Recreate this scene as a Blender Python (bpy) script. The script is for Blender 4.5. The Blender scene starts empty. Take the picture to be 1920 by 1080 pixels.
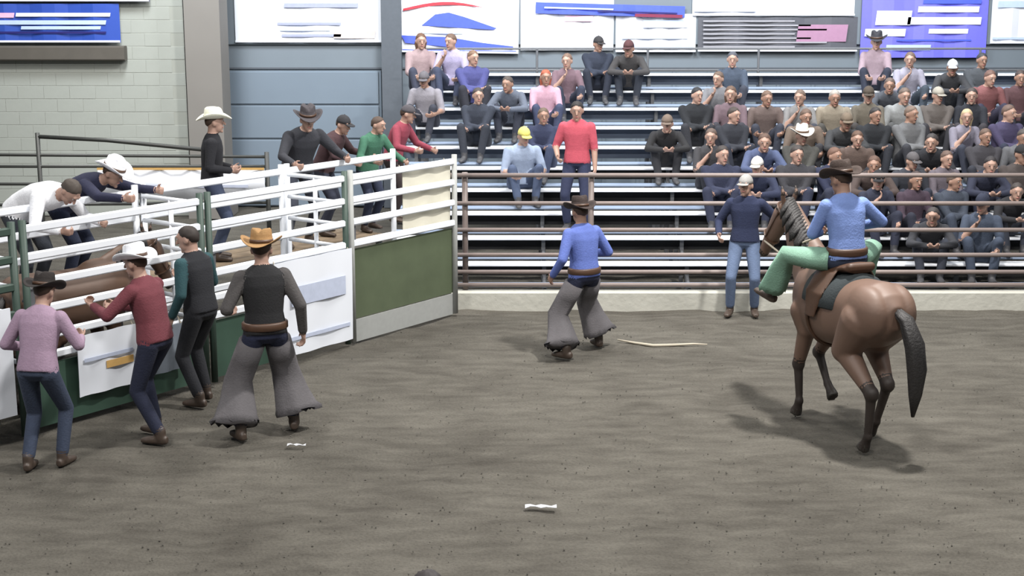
import bpy, math, random
import numpy as np
from mathutils import Vector, Matrix
from mathutils.kdtree import KDTree
random.seed(11); np.random.seed(11)
scene = bpy.context.scene
COL = scene.collection
R = math.radians

# ------------------------------------------------------------------ camera, world, lamps, exposure
F, H = 2800.0, 4.0                       # focal length in pixels (1920 wide), camera height in metres
PITCH = math.atan(590 / F)
cam_data = bpy.data.cameras.new('camera'); cam = bpy.data.objects.new('camera', cam_data); COL.objects.link(cam)
cam_data.sensor_width = 36; cam_data.lens = 36 * F / 1920; cam_data.clip_end = 200
cam.location = (0, 0, H); cam.rotation_euler = (math.pi / 2 - PITCH, 0, 0)
scene.camera = cam
world = bpy.data.worlds.new('hall_ambient'); scene.world = world; world.use_nodes = True
world.node_tree.nodes['Background'].inputs[0].default_value = (0.80, 0.90, 1.0, 1)
world.node_tree.nodes['Background'].inputs[1].default_value = 0.15
scene.view_settings.view_transform = 'Standard'; scene.view_settings.look = 'None'
scene.view_settings.gamma = 1; scene.view_settings.use_curve_mapping = False
scene.view_settings.exposure = 0.08
def lamp(x, y, z, power, size, tilt=0.0, color=(1, 0.97, 0.93)):
    l = bpy.data.lights.new('high_bay_lamp', 'AREA'); l.shape = 'DISK'; l.size = size; l.energy = power; l.color = color
    o = bpy.data.objects.new('high_bay_lamp', l); COL.objects.link(o); o.location = (x, y, z); o.rotation_euler = (R(tilt), 0, 0)
lamp(3.5, 13.2, 8.6, 1150, 0.6)                       # high bay over the middle of the arena
for lx, lp in ((-5.5, 620), (1.0, 460), (8.5, 300)):
    lamp(lx, 6.0, 8.8, lp, 1.6, 28)
    lamp(lx, 16.5, 8.8, lp, 1.6, 22)
for lx in (-5.0, 0.5, 6.0):
    lamp(lx, 21.5, 7.4, 420, 1.6, 36, (0.93, 0.97, 1))

# ------------------------------------------------------------------ pixel -> place helpers (photo taken as 1920 x 1080)
FW = Vector((0, math.cos(PITCH), -math.sin(PITCH))); UP = Vector((0, math.sin(PITCH), math.cos(PITCH))); CAM = Vector((0, 0, H))
def ray(px, py): return FW * F + Vector((px - 960, 0, 0)) - UP * (py - 540)
def ground(px, py, z=0.0):
    d = ray(px, py); return CAM + d * ((z - H) / d.z)
def at(px, py, Y):
    d = ray(px, py); return CAM + d * (Y / d.y)

# ------------------------------------------------------------------ materials
MATS = {}
def mat(name, col, rough=0.7, var=0.12, scale=18.0, bump=0.0, metal=0.0, bscale=None):
    if name in MATS: return MATS[name]
    m = bpy.data.materials.new(name); m.use_nodes = True; nt = m.node_tree; b = nt.nodes['Principled BSDF']
    b.inputs['Roughness'].default_value = rough; b.inputs['Metallic'].default_value = metal
    tc = nt.nodes.new('ShaderNodeTexCoord'); nz = nt.nodes.new('ShaderNodeTexNoise'); nz.inputs['Scale'].default_value = scale
    nz.inputs['Detail'].default_value = 4
    nt.links.new(tc.outputs['Object'], nz.inputs['Vector'])
    mx = nt.nodes.new('ShaderNodeMix'); mx.data_type = 'RGBA'
    mx.inputs['A'].default_value = tuple(max(0, c * (1 - var)) for c in col) + (1,)
    mx.inputs['B'].default_value = tuple(min(1, c * (1 + var)) for c in col) + (1,)
    nt.links.new(nz.outputs['Fac'], mx.inputs['Factor']); nt.links.new(mx.outputs['Result'], b.inputs['Base Color'])
    if bump:
        n2 = nt.nodes.new('ShaderNodeTexNoise'); n2.inputs['Scale'].default_value = bscale or scale * 3; n2.inputs['Detail'].default_value = 5
        nt.links.new(tc.outputs['Object'], n2.inputs['Vector'])
        bp = nt.nodes.new('ShaderNodeBump'); bp.inputs['Strength'].default_value = bump; bp.inputs['Distance'].default_value = 0.02
        nt.links.new(n2.outputs['Fac'], bp.inputs['Height']); nt.links.new(bp.outputs['Normal'], b.inputs['Normal'])
    MATS[name] = m; return m
def srgb(r, g, b): return tuple(((c / 255) / 12.92 if c <= 10 else (((c / 255) + 0.055) / 1.055) ** 2.4) for c in (r, g, b))
def cloth(r, g, b):
    c = srgb(r, g, b); k = 0.54 if max(r, g, b) < 205 else 0.92 if min(r, g, b) > 200 else 0.75; lu = .3 * c[0] + .59 * c[1] + .11 * c[2]
    c = tuple((v * .86 + lu * .14) * k for v in c); return mat('cloth_%d_%d_%d' % (r, g, b), c, 0.9, 0.15, 22, 0.25)

def dirt_material():
    m = bpy.data.materials.new('arena_dirt'); m.use_nodes = True; nt = m.node_tree; b = nt.nodes['Principled BSDF']
    b.inputs['Roughness'].default_value = 0.95; b.inputs['Specular IOR Level'].default_value = 0.15
    tc = nt.nodes.new('ShaderNodeTexCoord')
    def noise(s, d, stretch=None):
        n = nt.nodes.new('ShaderNodeTexNoise'); n.inputs['Scale'].default_value = s; n.inputs['Detail'].default_value = d
        if stretch:
            mp = nt.nodes.new('ShaderNodeMapping'); mp.inputs['Scale'].default_value = stretch
            nt.links.new(tc.outputs['Object'], mp.inputs['Vector']); nt.links.new(mp.outputs['Vector'], n.inputs['Vector'])
        else: nt.links.new(tc.outputs['Object'], n.inputs['Vector'])
        return n
    a = noise(0.7, 5); c = noise(5, 8, (0.45, 1.3, 1)); d = noise(45, 4)
    r1 = nt.nodes.new('ShaderNodeValToRGB'); r1.color_ramp.elements[0].position = 0.3; r1.color_ramp.elements[1].position = 0.72
    r1.color_ramp.elements[0].color = (0.056, 0.051, 0.043, 1); r1.color_ramp.elements[1].color = (0.134, 0.125, 0.107, 1)
    ad = nt.nodes.new('ShaderNodeMath'); ad.operation = 'MULTIPLY_ADD'; ad.inputs[1].default_value = 0.55
    m2 = nt.nodes.new('ShaderNodeMath'); m2.operation = 'MULTIPLY'; m2.inputs[1].default_value = 0.45
    nt.links.new(c.outputs['Fac'], ad.inputs[0]); nt.links.new(a.outputs['Fac'], m2.inputs[0]); nt.links.new(m2.outputs[0], ad.inputs[2])
    nt.links.new(ad.outputs[0], r1.inputs['Fac'])
    mx = nt.nodes.new('ShaderNodeMix'); mx.data_type = 'RGBA'; mx.blend_type = 'MULTIPLY'; mx.inputs['Factor'].default_value = 0.55
    r2 = nt.nodes.new('ShaderNodeValToRGB'); r2.color_ramp.elements[0].position = 0.25; r2.color_ramp.elements[1].position = 0.6
    r2.color_ramp.elements[0].color = (0.55, 0.55, 0.55, 1)
    nt.links.new(d.outputs['Fac'], r2.inputs['Fac']); nt.links.new(r1.outputs['Color'], mx.inputs['A']); nt.links.new(r2.outputs['Color'], mx.inputs['B'])
    nt.links.new(mx.outputs['Result'], b.inputs['Base Color'])
    sm = nt.nodes.new('ShaderNodeMath'); sm.operation = 'ADD'
    nt.links.new(c.outputs['Fac'], sm.inputs[0]); nt.links.new(d.outputs['Fac'], sm.inputs[1])
    bp = nt.nodes.new('ShaderNodeBump'); bp.inputs['Strength'].default_value = 0.55; bp.inputs['Distance'].default_value = 0.03
    nt.links.new(sm.outputs[0], bp.inputs['Height']); nt.links.new(bp.outputs['Normal'], b.inputs['Normal'])
    return m

M = dict(
    dirt=dirt_material(),
    clod=mat('dirt_clods', (0.085, 0.079, 0.068), 0.95, 0.2),
    white=mat('white_painted_steel', (0.74, 0.77, 0.82), 0.45, 0.04, 9),
    alum=mat('white_bleacher_plank', (0.78, 0.80, 0.84), 0.4, 0.05, 6),
    footgrey=mat('blue_grey_plank', srgb(128, 142, 164), 0.6, 0.08, 5), riserblue=mat('slate_riser', srgb(100, 112, 132), 0.7, 0.08, 4), gapshade=mat('painted_gap_shade', (0.02, 0.021, 0.024), 0.8),  # the black one paints the shade under the lower seats
    greysteel=mat('grey_steel', (0.10, 0.105, 0.115), 0.6, 0.15),
    rail=mat('brown_pipe', srgb(128, 116, 112), 0.5, 0.12, 7, 0.1),
    curb=mat('pale_concrete', srgb(178, 177, 168), 0.85, 0.1, 5, 0.3),
    blackpipe=mat('black_pipe', (0.03, 0.032, 0.03), 0.5),
    greenpipe=mat('dark_green_pipe', srgb(52, 70, 62), 0.55),
    greensheet=mat('dark_green_sheet', srgb(50, 74, 62), 0.6, 0.12, 4, 0.1),
    olive=mat('olive_green_sheet', srgb(78, 88, 66), 0.7, 0.25, 3, 0.1),
    kick=mat('grey_kickboard', srgb(150, 152, 150), 0.7, 0.1),
    cream=mat('cream_sheet', srgb(212, 208, 192), 0.75, 0.06, 4),
    banner_white=mat('white_vinyl', (0.70, 0.73, 0.79), 0.5, 0.03, 3),
    greypanel=mat('grey_panel', srgb(120, 128, 138), 0.6),
    wood=mat('weathered_plank', srgb(120, 104, 84), 0.8, 0.25, 6, 0.2),
    shadedwall=mat('shade_toned_white_siding', srgb(108, 118, 127), 0.6, 0.05, 2.5),  # white metal sheeting, its shade put into the blue-grey colour
    bluedoor=mat('light_blue_door_paint', srgb(108, 121, 134), 0.55, 0.05, 2),
    block=mat('cream_block_paint', srgb(152, 156, 150), 0.8, 0.05, 3, 0.15),
    mortar=mat('mortar_paint', srgb(150, 153, 146), 0.9, 0.05, 3),
    column=mat('grey_beige_column', srgb(116, 113, 109), 0.8, 0.06, 2),
    brownband=mat('brown_strip', srgb(82, 78, 72), 0.8, 0.15, 5),
    skirtdark=mat('dark_trim', srgb(80, 86, 94), 0.7),
    skin=mat('skin_light', (0.36, 0.225, 0.175), 0.55, 0.08), skin2=mat('skin_tan', (0.28, 0.165, 0.12), 0.55, 0.08),
    eye=mat('eye_white', (0.36, 0.35, 0.34), 0.4), iris=mat('iris', (0.05, 0.035, 0.03), 0.3), lip=mat('lips', (0.42, 0.17, 0.15), 0.5),
    coat=mat('buckskin_brown_coat', srgb(104, 82, 70), 0.55, 0.18, 3, 0.1), coatdark=mat('dark_brown_points', srgb(44, 36, 32), 0.6, 0.2, 5),
    bay=mat('bay_coat', srgb(84, 62, 48), 0.55, 0.2, 3, 0.1), hoof=mat('hoof_horn', (0.04, 0.035, 0.03), 0.5),
    hair_horse=mat('dark_horsehair', (0.022, 0.02, 0.02), 0.6, 0.3, 30, 0.4, bscale=60),
    leather=mat('dark_leather', (0.07, 0.035, 0.02), 0.5, 0.2), rope=mat('pale_rope', srgb(168, 160, 144), 0.8, 0.1),
    paper=mat('white_paper', (0.5, 0.51, 0.54), 0.8, 0.03),
    boots=mat('brown_boot_leather', (0.06, 0.042, 0.032), 0.5, 0.2), shoe=mat('dark_shoe', (0.05, 0.05, 0.055), 0.6, 0.2),
)

# ------------------------------------------------------------------ mesh helpers
class MB:
    def __init__(self): self.v = []; self.f = []
    def add(self, vs, fs):
        o = len(self.v); self.v += [tuple(p) for p in vs]; self.f += [tuple(i + o for i in f) for f in fs]; return self
    def box(self, c, s, mx=None):
        x, y, z = s[0] / 2, s[1] / 2, s[2] / 2; c = Vector(c)
        vs = [Vector((a * x, b * y, d * z)) for d in (-1, 1) for b in (-1, 1) for a in (-1, 1)]
        if mx is not None: vs = [mx @ p for p in vs]
        return self.add([c + p for p in vs], [(0, 2, 3, 1), (4, 5, 7, 6), (0, 1, 5, 4), (2, 6, 7, 3), (0, 4, 6, 2), (1, 3, 7, 5)])
    def bbox(self, c, s, bev=0.008):                      # box with chamfered long edges (octagonal section along x)
        x, y, z = s[0] / 2, s[1] / 2, s[2] / 2; b = min(bev, y * .9, z * .9)
        sec = [(-y + b, -z), (y - b, -z), (y, -z + b), (y, z - b), (y - b, z), (-y + b, z), (-y, z - b), (-y, -z + b)]
        vs = [(c[0] + sx * x, c[1] + p, c[2] + q) for sx in (-1, 1) for p, q in sec]
        return self.add(vs, [(i, (i + 1) % 8, 8 + (i + 1) % 8, 8 + i) for i in range(8)] + [tuple(range(7, -1, -1)), tuple(range(8, 16))])
    def tube(self, pts, r, n=8):
        pts = [Vector(p) for p in pts]; rs = r if isinstance(r, (list, tuple)) else [r] * len(pts); rings = []
        for i, p in enumerate(pts):
            d = (pts[min(i + 1, len(pts) - 1)] - pts[max(i - 1, 0)]).normalized()
            u = d.cross(Vector((0, 0, 1)));  u = Vector((1, 0, 0)) if u.length < 1e-4 else u.normalized(); w = u.cross(d)
            rings.append([p + (u * math.cos(a) + w * math.sin(a)) * rs[i] for a in [2 * math.pi * k / n for k in range(n)]])
        return self.loft(rings)
    def loft(self, rings):
        n = len(rings[0]); vs = [p for rg in rings for p in rg]; fs = []
        for i in range(len(rings) - 1):
            for k in range(n): fs.append((i * n + k, i * n + (k + 1) % n, (i + 1) * n + (k + 1) % n, (i + 1) * n + k))
        fs.append(tuple(range(n - 1, -1, -1))); fs.append(tuple(range((len(rings) - 1) * n, len(rings) * n)))
        return self.add(vs, fs)
    def mesh(self, name, smooth=False):
        me = bpy.data.meshes.new(name); me.from_pydata([tuple(p) for p in self.v], [], self.f); me.update()
        if smooth: me.polygons.foreach_set('use_smooth', [True] * len(me.polygons))
        return me
    def obj(self, name, m, parent=None, smooth=False, loc=None):
        me = self.mesh(name, smooth); me.materials.append(m); return link(name, me, parent, loc)
def link(name, me, parent=None, loc=None):
    o = bpy.data.objects.new(name, me); COL.objects.link(o)
    if parent is not None: o.parent = parent
    if loc is not None: o.location = loc
    return o
def tag(o, label, cat, group=None):
    o['label'] = label; o['category'] = cat
    if group: o['group'] = group
    return o
def empty(name, loc=(0, 0, 0), rz=0.0):
    o = link(name, None, None, loc); o.rotation_euler = (0, 0, rz); o.empty_display_size = 0.2; return o
def setm(o, i, m): s = o.material_slots[i]; s.link = 'OBJECT'; s.material = m
def struct(o): o['kind'] = 'structure'; return o

# ------------------------------------------------------------------ the setting
N = 150
xs = np.linspace(-16, 16, N); ys = np.linspace(-2, 30, N); gx, gy = np.meshgrid(xs, ys)
gz = 0.012 * np.sin(gx * 3.1 + np.sin(gy * 2.3)) * np.sin(gy * 2.7 + np.cos(gx * 1.9)) + 0.008 * np.random.randn(N, N) - 0.012
fm = MB(); fm.v = list(zip(gx.ravel(), gy.ravel(), gz.ravel()))
fm.f = [(j * N + i, j * N + i + 1, (j + 1) * N + i + 1, (j + 1) * N + i) for j in range(N - 1) for i in range(N - 1)]
struct(fm.obj('floor', M['dirt'], None, True))
cl = MB()
for i in range(1500):
    px, py = random.uniform(-40, 1960), random.uniform(600, 1120); p = ground(px, py); r = random.uniform(0.004, 0.010)
    q = [Vector((r * random.uniform(.6, 1.3), 0, 0)), Vector((0, r * random.uniform(.6, 1.3), 0)), Vector((-r, 0, 0)), Vector((0, -r, 0)), Vector((0, 0, r * .9)), Vector((0, 0, -r * .9))]
    rot = Matrix.Rotation(random.uniform(0, 6), 3, 'Z'); c = Vector((p.x, p.y, 0.0))
    cl.add([c + rot @ a for a in q], [(0, 1, 4), (1, 2, 4), (2, 3, 4), (3, 0, 4), (1, 0, 5), (2, 1, 5), (3, 2, 5), (0, 3, 5)])
o = cl.obj('dirt_clods', M['clod']); o['kind'] = 'stuff'; tag(o, 'loose brown dirt clods scattered over the arena floor', 'dirt')

WY = 26.0
wall = struct(MB().box((4.0, WY + 0.1, 3.2), (22.0, 0.2, 6.4)).obj('wall_back', M['shadedwall']))
lx0, lx1 = at(-160, 200, 24.9).x, at(350, 200, 24.9).x
wl = struct(MB().box(((lx1 - 18) / 2, 25.5, 3.2), (lx1 + 18, 1.16, 6.4)).obj('wall_left', M['mortar']))
bme = MB().bbox((0, 0, 0), (0.424, 0.05, 0.210), 0.005).mesh('block'); bme.materials.append(M['block'])
k = 0
for row in range(19):
    z = 0.125 + row * 0.2155; x = lx1 - 0.215 - (0.215 if row % 2 else 0)
    while x > lx0 - 1.4:
        link('block', bme, wl, (x, 24.940 + random.uniform(-.002, .002), z)); x -= 0.43; k += 1
c0, c1 = at(352, 200, 24.6).x, at(418, 200, 24.6).x
col = MB().box(((c0 + c1) / 2, 24.95, 3.2), (c1 - c0, 0.7, 6.4)); col.box(((c0 + c1) / 2, 24.95, 0.15), (c1 - c0 + .1, 0.8, 0.3))
struct(col.obj('wall_column', M['column']))
z0, z1 = at(100, 113, 24.8).z, at(100, 86, 24.8).z
struct(MB().bbox(((lx0 - 1 + at(236, 100, 24.8).x) / 2, 24.79, (z0 + z1) / 2), (at(236, 100, 24.8).x - lx0 + 1, 0.2, z1 - z0), .02).obj('trim_1', M['brownband']))  # brown band below the royal blue banner
# thin dark seam strip along the back wall and on the block wall
zs = at(960, 128, WY - .02).z
struct(MB().bbox((at(420, 128, WY).x / 2 + 7.0, WY - 0.02, zs), (14.0 - at(420, 128, WY).x, 0.03, 0.035), .006).obj('trim_2', M['skirtdark']))
# upper wall band that the banners hang on
struct(MB().bbox((4.6, WY - 0.03, 4.6), (20.4, 0.05, 3.6), .01).obj('trim_3', M['shadedwall']))
# vertical siding ribs on the back wall
rib = MB().box((0, 0, 0), (0.05, 0.03, 2.3)).mesh('siding_rib'); rib.materials.append(M['shadedwall'])
for i in range(26): link('siding_rib', rib, wall, (-2.0 + i * 0.6, WY - 0.01, 1.2))
# wide sectional door left of the bleachers
dx0, dx1 = at(424, 200, WY).x, at(716, 200, WY).x; dz = at(500, 132, WY).z
door = struct(MB().box(((dx0 + dx1) / 2, WY - 0.03, dz / 2), (dx1 - dx0, 0.05, dz)).obj('door_1', M['bluedoor']))
for i in range(4):
    MB().bbox(((dx0 + dx1) / 2, WY - 0.065, dz * (i + .5) / 4), (dx1 - dx0 - .1, 0.04, dz / 4 - 0.03), .012).obj('door_panel', M['bluedoor'], door)
struct(MB().box((dx1 + .2, WY - 0.12, 2.0), (.34, 0.24, 4.0)).obj('trim_4', M['skirtdark']))

# ------------------------------------------------------------------ sponsor banners on the wall
def banner(x0, y0, x1, y1, base, prints, label, Y=WY - 0.08, tilt=0.0, zt=None, hem=True):
    a = at(x0, y1, Y); b = at(x1, y1, Y); top = at(x0, y0, Y).z if zt is None else zt
    w = b.x - a.x; h = top - a.z
    o = MB(); n = 12                                   # slightly rippled cloth with thickness
    for back in (0, 1):
        for j in (0, 1):
            for i in range(n + 1): o.v.append((w * i / n, 0.02 * math.sin(i * 1.7) + (0.006 if back else 0), h * j))
    m_ = n + 1
    for i in range(n):
        o.f.append((i, i + 1, m_ + i + 1, m_ + i)); o.f.append((2 * m_ + i + 1, 2 * m_ + i, 3 * m_ + i, 3 * m_ + i + 1))
        o.f.append((i + 1, i, 2 * m_ + i, 2 * m_ + i + 1)); o.f.append((m_ + i, m_ + i + 1, 3 * m_ + i + 1, 3 * m_ + i))
    o.f.append((0, m_, 3 * m_, 2 * m_)); o.f.append((n, 2 * m_ + n, 3 * m_ + n, m_ + n))
    ob = o.obj('sponsor_banner', base, None, False, (a.x, Y, a.z)); ob.rotation_euler = (0, R(tilt), 0)
    for pr in prints:
        nm, m, pts = pr[0], pr[1], pr[2]
        if len(pts) == 2:
            (p0, q0), (p1, q1) = pts; sl = (q1 - q0) * .5 * (pr[3] if len(pr) > 3 else .3); pts = [(p0 + sl, q0), (p1, q0), (p1 - sl, q1), (p0, q1)]
        P3 = [at(p, q, Y) for p, q in pts]; loc = [(p.x - a.x, -0.024, p.z - a.z) for p in P3]
        mb = MB(); nn = len(loc)
        mb.add(loc + [(x, y - .003, z) for x, y, z in loc], [tuple(range(nn)), tuple(range(2 * nn - 1, nn - 1, -1))] + [(i, nn + i, nn + (i + 1) % nn, (i + 1) % nn) for i in range(nn)])
        mb.obj(nm, m, ob)
    if hem:
        MB().bbox((w / 2, -0.026, 0.02), (w, 0.012, 0.035), .005).obj('hem', M['banner_white'], ob)
    return tag(ob, label, 'banner', 'sponsor banners on the hall wall')
blue = mat('royal_blue_vinyl', srgb(40, 72, 160), .5, .06); navy = mat('navy_vinyl', srgb(32, 30, 100), .5); pale = mat('pale_blue_print', srgb(178, 196, 232), .5)
greyp = mat('grey_print', srgb(150, 156, 186), .5); red = mat('red_print', srgb(200, 52, 66), .5); bright = mat('bright_blue_print', srgb(72, 92, 205), .5)
pink = mat('pink_print', srgb(240, 178, 205), .5); purp = mat('violet_blue_vinyl', srgb(112, 112, 225), .5, .06); dgrey = mat('charcoal_vinyl', srgb(84, 86, 94), .5)
mgrey = mat('mid_grey_print', srgb(150, 150, 158), .5); mauve = mat('mauve_print', srgb(160, 122, 150), .5); maroon = mat('maroon_print', srgb(120, 40, 70), .5)
W = M['banner_white']
banner(-60, 7, 226, 80, blue, [('lettering_bar', W, [(30, 24), (208, 31)]), ('lettering_bar', pink, [(-10, 24), (28, 33)]), ('lettering_bar', pale, [(-20, 38), (200, 46)]), ('lettering_bar', pale, [(40, 49), (190, 55)]), ('border_stripe', navy, [(-40, 59), (200, 63)])],
       'royal blue banner with pale lettering lines on the cream block wall', 24.78)
banner(-60, -120, 280, 3, navy, [], 'dark navy banner just above the royal blue banner', 24.78)
banner(442, -90, 740, 80, W, [('lettering_bar', greyp, [(532, 6), (672, 14)]), ('lettering_bar', greyp, [(520, 42), (640, 47)]), ('lettering_bar', pale, [(525, 52), (620, 58)]), ('lettering_bar', greyp, [(528, 64), (640, 69)]), ('lettering_bar', mat('beige_print', srgb(190, 180, 178), .5), [(625, 57), (705, 72)])],
       'white banner with small grey lettering lines above the light blue door')
arc = [(755 + 150 * t / 8, 16 - 14 * math.sin(math.pi * t / 8 * .9)) for t in range(9)] + [(905 - 150 * t / 8, 12 + 8 * t / 8 - 8 * math.sin(math.pi * t / 8)) for t in range(9)]
sw = [(790, 47), (815, 26), (840, 22), (870, 30), (930, 50), (925, 53)]
sw2 = [(752, 66), (840, 68), (905, 78), (962, 84), (962, 89), (860, 88), (760, 80)]
banner(746, -90, 972, 98, W, [('red_arc', red, arc), ('blue_swoosh', bright, sw), ('blue_swoosh', bright, sw2), ('lettering_bar', pale, [(790, 56), (868, 62)]), ('border_stripe', bright, [(754, 92), (968, 96)])],
       'white banner with red arc and blue swooshes', tilt=0.8)
banner(976, -90, 1150, 94, W, [('pink_mark', pink, [(1058, 30), (1112, 40)])], 'plain bright white banner with a small pink mark', hem=False)
banner(1154, 26, 1304, 98, W, [('lettering_bar', pale, [(1205, 38), (1290, 52)]), ('lettering_bar', pale, [(1165, 62), (1290, 73)]), ('lettering_bar', pale, [(1180, 82), (1300, 92)])],
       'white banner with pale blue lettering under the blue and maroon strip')
banner(1004, 4, 1284, 25, bright, [('lettering_bar', pale, [(1020, 12), (1150, 15)]), ('border_stripe', navy, [(1120, 16), (1270, 19)]), ('maroon_stripe', maroon, [(1190, 20), (1280, 26)])],
       'narrow blue strip banner with a maroon end', Y=WY - 0.14, tilt=1.6, hem=False)
banner(1308, 32, 1606, 97, dgrey, [('lettering_bar', mgrey, [(1318, 38 + i * 8), (1490 + (i % 3) * 30, 41 + i * 8)]) for i in range(7)] + [('mauve_patch', mauve, [(1492, 46), (1590, 78)])],
       'charcoal banner with rows of grey lettering and mauve patch')
banner(1298, -110, 1602, 30, W, [('grey_shape', pale, [(1300, 2), (1420, 22)])], 'white banner above the charcoal banner')
banner(1612, -90, 1848, 108, purp, [('lettering_bar', W, [(1640, 20), (1710, 47)]), ('lettering_bar', W, [(1700, 32), (1840, 46)]), ('lettering_bar', W, [(1720, 12), (1836, 23)]), ('lettering_bar', W, [(1620, 54), (1698, 68), ]), ('lettering_bar', W, [(1740, 54), (1815, 63)]), ('lettering_bar', pale, [(1660, 84), (1745, 94)]), ('border_stripe', bright, [(1680, 74), (1820, 77)]), ('border_stripe', bright, [(1730, 0), (1840, 7)])],
       'violet blue banner with large white lettering bars', Y=WY - 0.12, hem=False)
banner(1856, -90, 2010, 82, W, [('lettering_bar', pale, [(1870, 2), (1990, 14)]), ('border_stripe', pale, [(1860, 70), (2000, 74)])], 'white banner at the right edge beside the violet banner')

# ------------------------------------------------------------------ bleachers
FY = ground(1400, 580)[1]
NR, RUN, RISE, BY0, BZ0 = 10, 0.64, 0.222, FY + 0.85, 0.40
BX0, BX1 = -1.55, 9.6
def seat(i): return BY0 + RUN * i, BZ0 + RISE * i
bl = empty('bleachers', ((BX0 + BX1) / 2, BY0, 0)); bx, by = bl.location.x, bl.location.y
tag(bl, 'long white plank bleachers rising behind the brown pipe fence', 'bleachers')
L = BX1 - BX0
sp = MB().bbox((0, 0, 0), (L, 0.22, 0.03), .006).mesh('seat_plank'); sp.materials.append(M['alum'])
fp = MB().bbox((0, 0, 0), (L, 0.20, 0.028), .006).mesh('foot_plank'); fp.materials.append(M['footgrey'])
for i in range(NR):
    y, z = seat(i); x0 = 0
    link('seat_plank', sp, bl, (0, y - by, z))
    link('foot_plank', fp, bl, (0, y - by - 0.36 if i else -0.40, max(z - 0.19, .12)))
strg = MB()
for i in range(NR):
    y, z = seat(i); y -= by
    strg.box((0, y, (z - .02) / 2), (0.05, 0.05, z - .03)).box((0, y - .2, z - .235 if i else .09), (0.05, 0.45, 0.05))
strg.tube([(0, -.4, .1), (0, seat(NR - 1)[0] - by, seat(NR - 1)[1] - .25)], .03, 6)
strg = strg.mesh('stringer'); strg.materials.append(M['greysteel'])
for i in range(7): link('stringer', strg, bl, (-L / 2 + .15 + i * (L - .3) / 6, 0, 0))
ris = MB().box((0, 0, 0), (L, 0.012, 0.15)).mesh('riser_and_shade_board'); ris.materials.append(M['greysteel'])
for i in range(NR): y, z = seat(i); setm(link('riser_and_shade_board', ris, bl, (0, y - by + .10, z - .095)), 0, M['gapshade' if i < 5 else 'riserblue'])  # lower rows: black boards stand in for shade in the open gaps
yb, zb = seat(NR - 1); br = MB()
for q in (.35, .7): br.tube([(-L / 2, yb - by + .3, zb + q - .3), (L / 2, yb - by + .3, zb + q - .3)], .02, 6)
for i in range(7): br.tube([(-L / 2 + .15 + i * (L - .3) / 6, yb - by + .3, 0), (-L / 2 + .15 + i * (L - .3) / 6, yb - by + .3, zb + .4)], .02, 6)
br.obj('back_rail', M['greysteel'], bl)

# ------------------------------------------------------------------ back fence: kerb and pipe rails
fx0, fx1 = at(846, 500, FY).x, 8.6
cb = MB(); cb.bbox(((fx0 + fx1) / 2, FY + .07, 0.085), (fx1 - fx0, 0.16, 0.27), .02)
tag(cb.obj('concrete_kerb', M['curb']), 'pale concrete kerb along the foot of the pipe fence', 'kerb')
fe = empty('pipe_fence', ((fx0 + fx1) / 2, FY + .07, 0)); tag(fe, 'brown horizontal pipe fence in front of the bleachers', 'fence')
rm = MB().tube([(-(fx1 - fx0) / 2, 0, 0), ((fx1 - fx0) / 2, 0, 0)], 0.027, 10).mesh('rail', True); rm.materials.append(M['rail'])
for z in (1.632, 1.291, 0.967, 0.66, 0.45, 0.29): link('rail', rm, fe, (0, 0, z))
pm = MB().tube([(0, 0, 0.2), (0, 0, 1.66)], 0.035, 10).mesh('post', True); pm.materials.append(M['rail'])
for px in (872, 1108, 1588, 2080): link('post', pm, fe, (at(px, 500, FY).x - fe.location.x, 0.055, 0))

# ------------------------------------------------------------------ bucking chutes along the left
CB = ground(852, 592); CA = ground(130, 800); CE = (CA - CB).normalized(); CN = Vector((-CE.y, CE.x, 0))
CROT = math.atan2(CE.y, CE.x)
def ch(t, off=0.0, z=0.0): p = CB + CE * t + CN * off; return Vector((p.x, p.y, z))
def tz(px, py, off=0.0):
    o = CB + CN * off; d = ray(px, py); k = (o - CAM).dot(CN) / d.dot(CN); P = CAM + d * k; return (P - CB).dot(CE), P.z
RZ = [1.85, 1.605, 1.365, 1.125, 0.885, 0.70]
def gate(t0, t1, off, zs, label, frame, panel=None, rail_m=None, rail_h=0.072):
    g = empty('chute_gate', ch(t0, off), CROT); w = t1 - t0; rail_m = rail_m or M['white']
    m = MB().bbox((w / 2, 0, 0), (w - .06, 0.045, rail_h), .012).mesh('rail'); m.materials.append(rail_m)
    for z in zs: link('rail', m, g, (0, 0, z))
    for x in (0.03, w - 0.03): MB().tube([(x, 0, 0.03), (x, 0, 1.93)], 0.033, 10).obj('post', frame, g, True)
    MB().box((w - .1, -0.05, 1.2), (.05, .06, .22)).tube([(w - .1, -.08, 1.3), (w - .1, -.16, 1.18)], .012, 6).obj('latch', M['greysteel'], g)
    if panel:
        for nm, m_, x0, x1, za, zb, dy in panel: MB().box(((x0 + x1) / 2, dy, (za + zb) / 2), (x1 - x0, 0.012, zb - za)).obj(nm, m_, g)
    return tag(g, label, 'gate', 'bucking chute gates')
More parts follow.
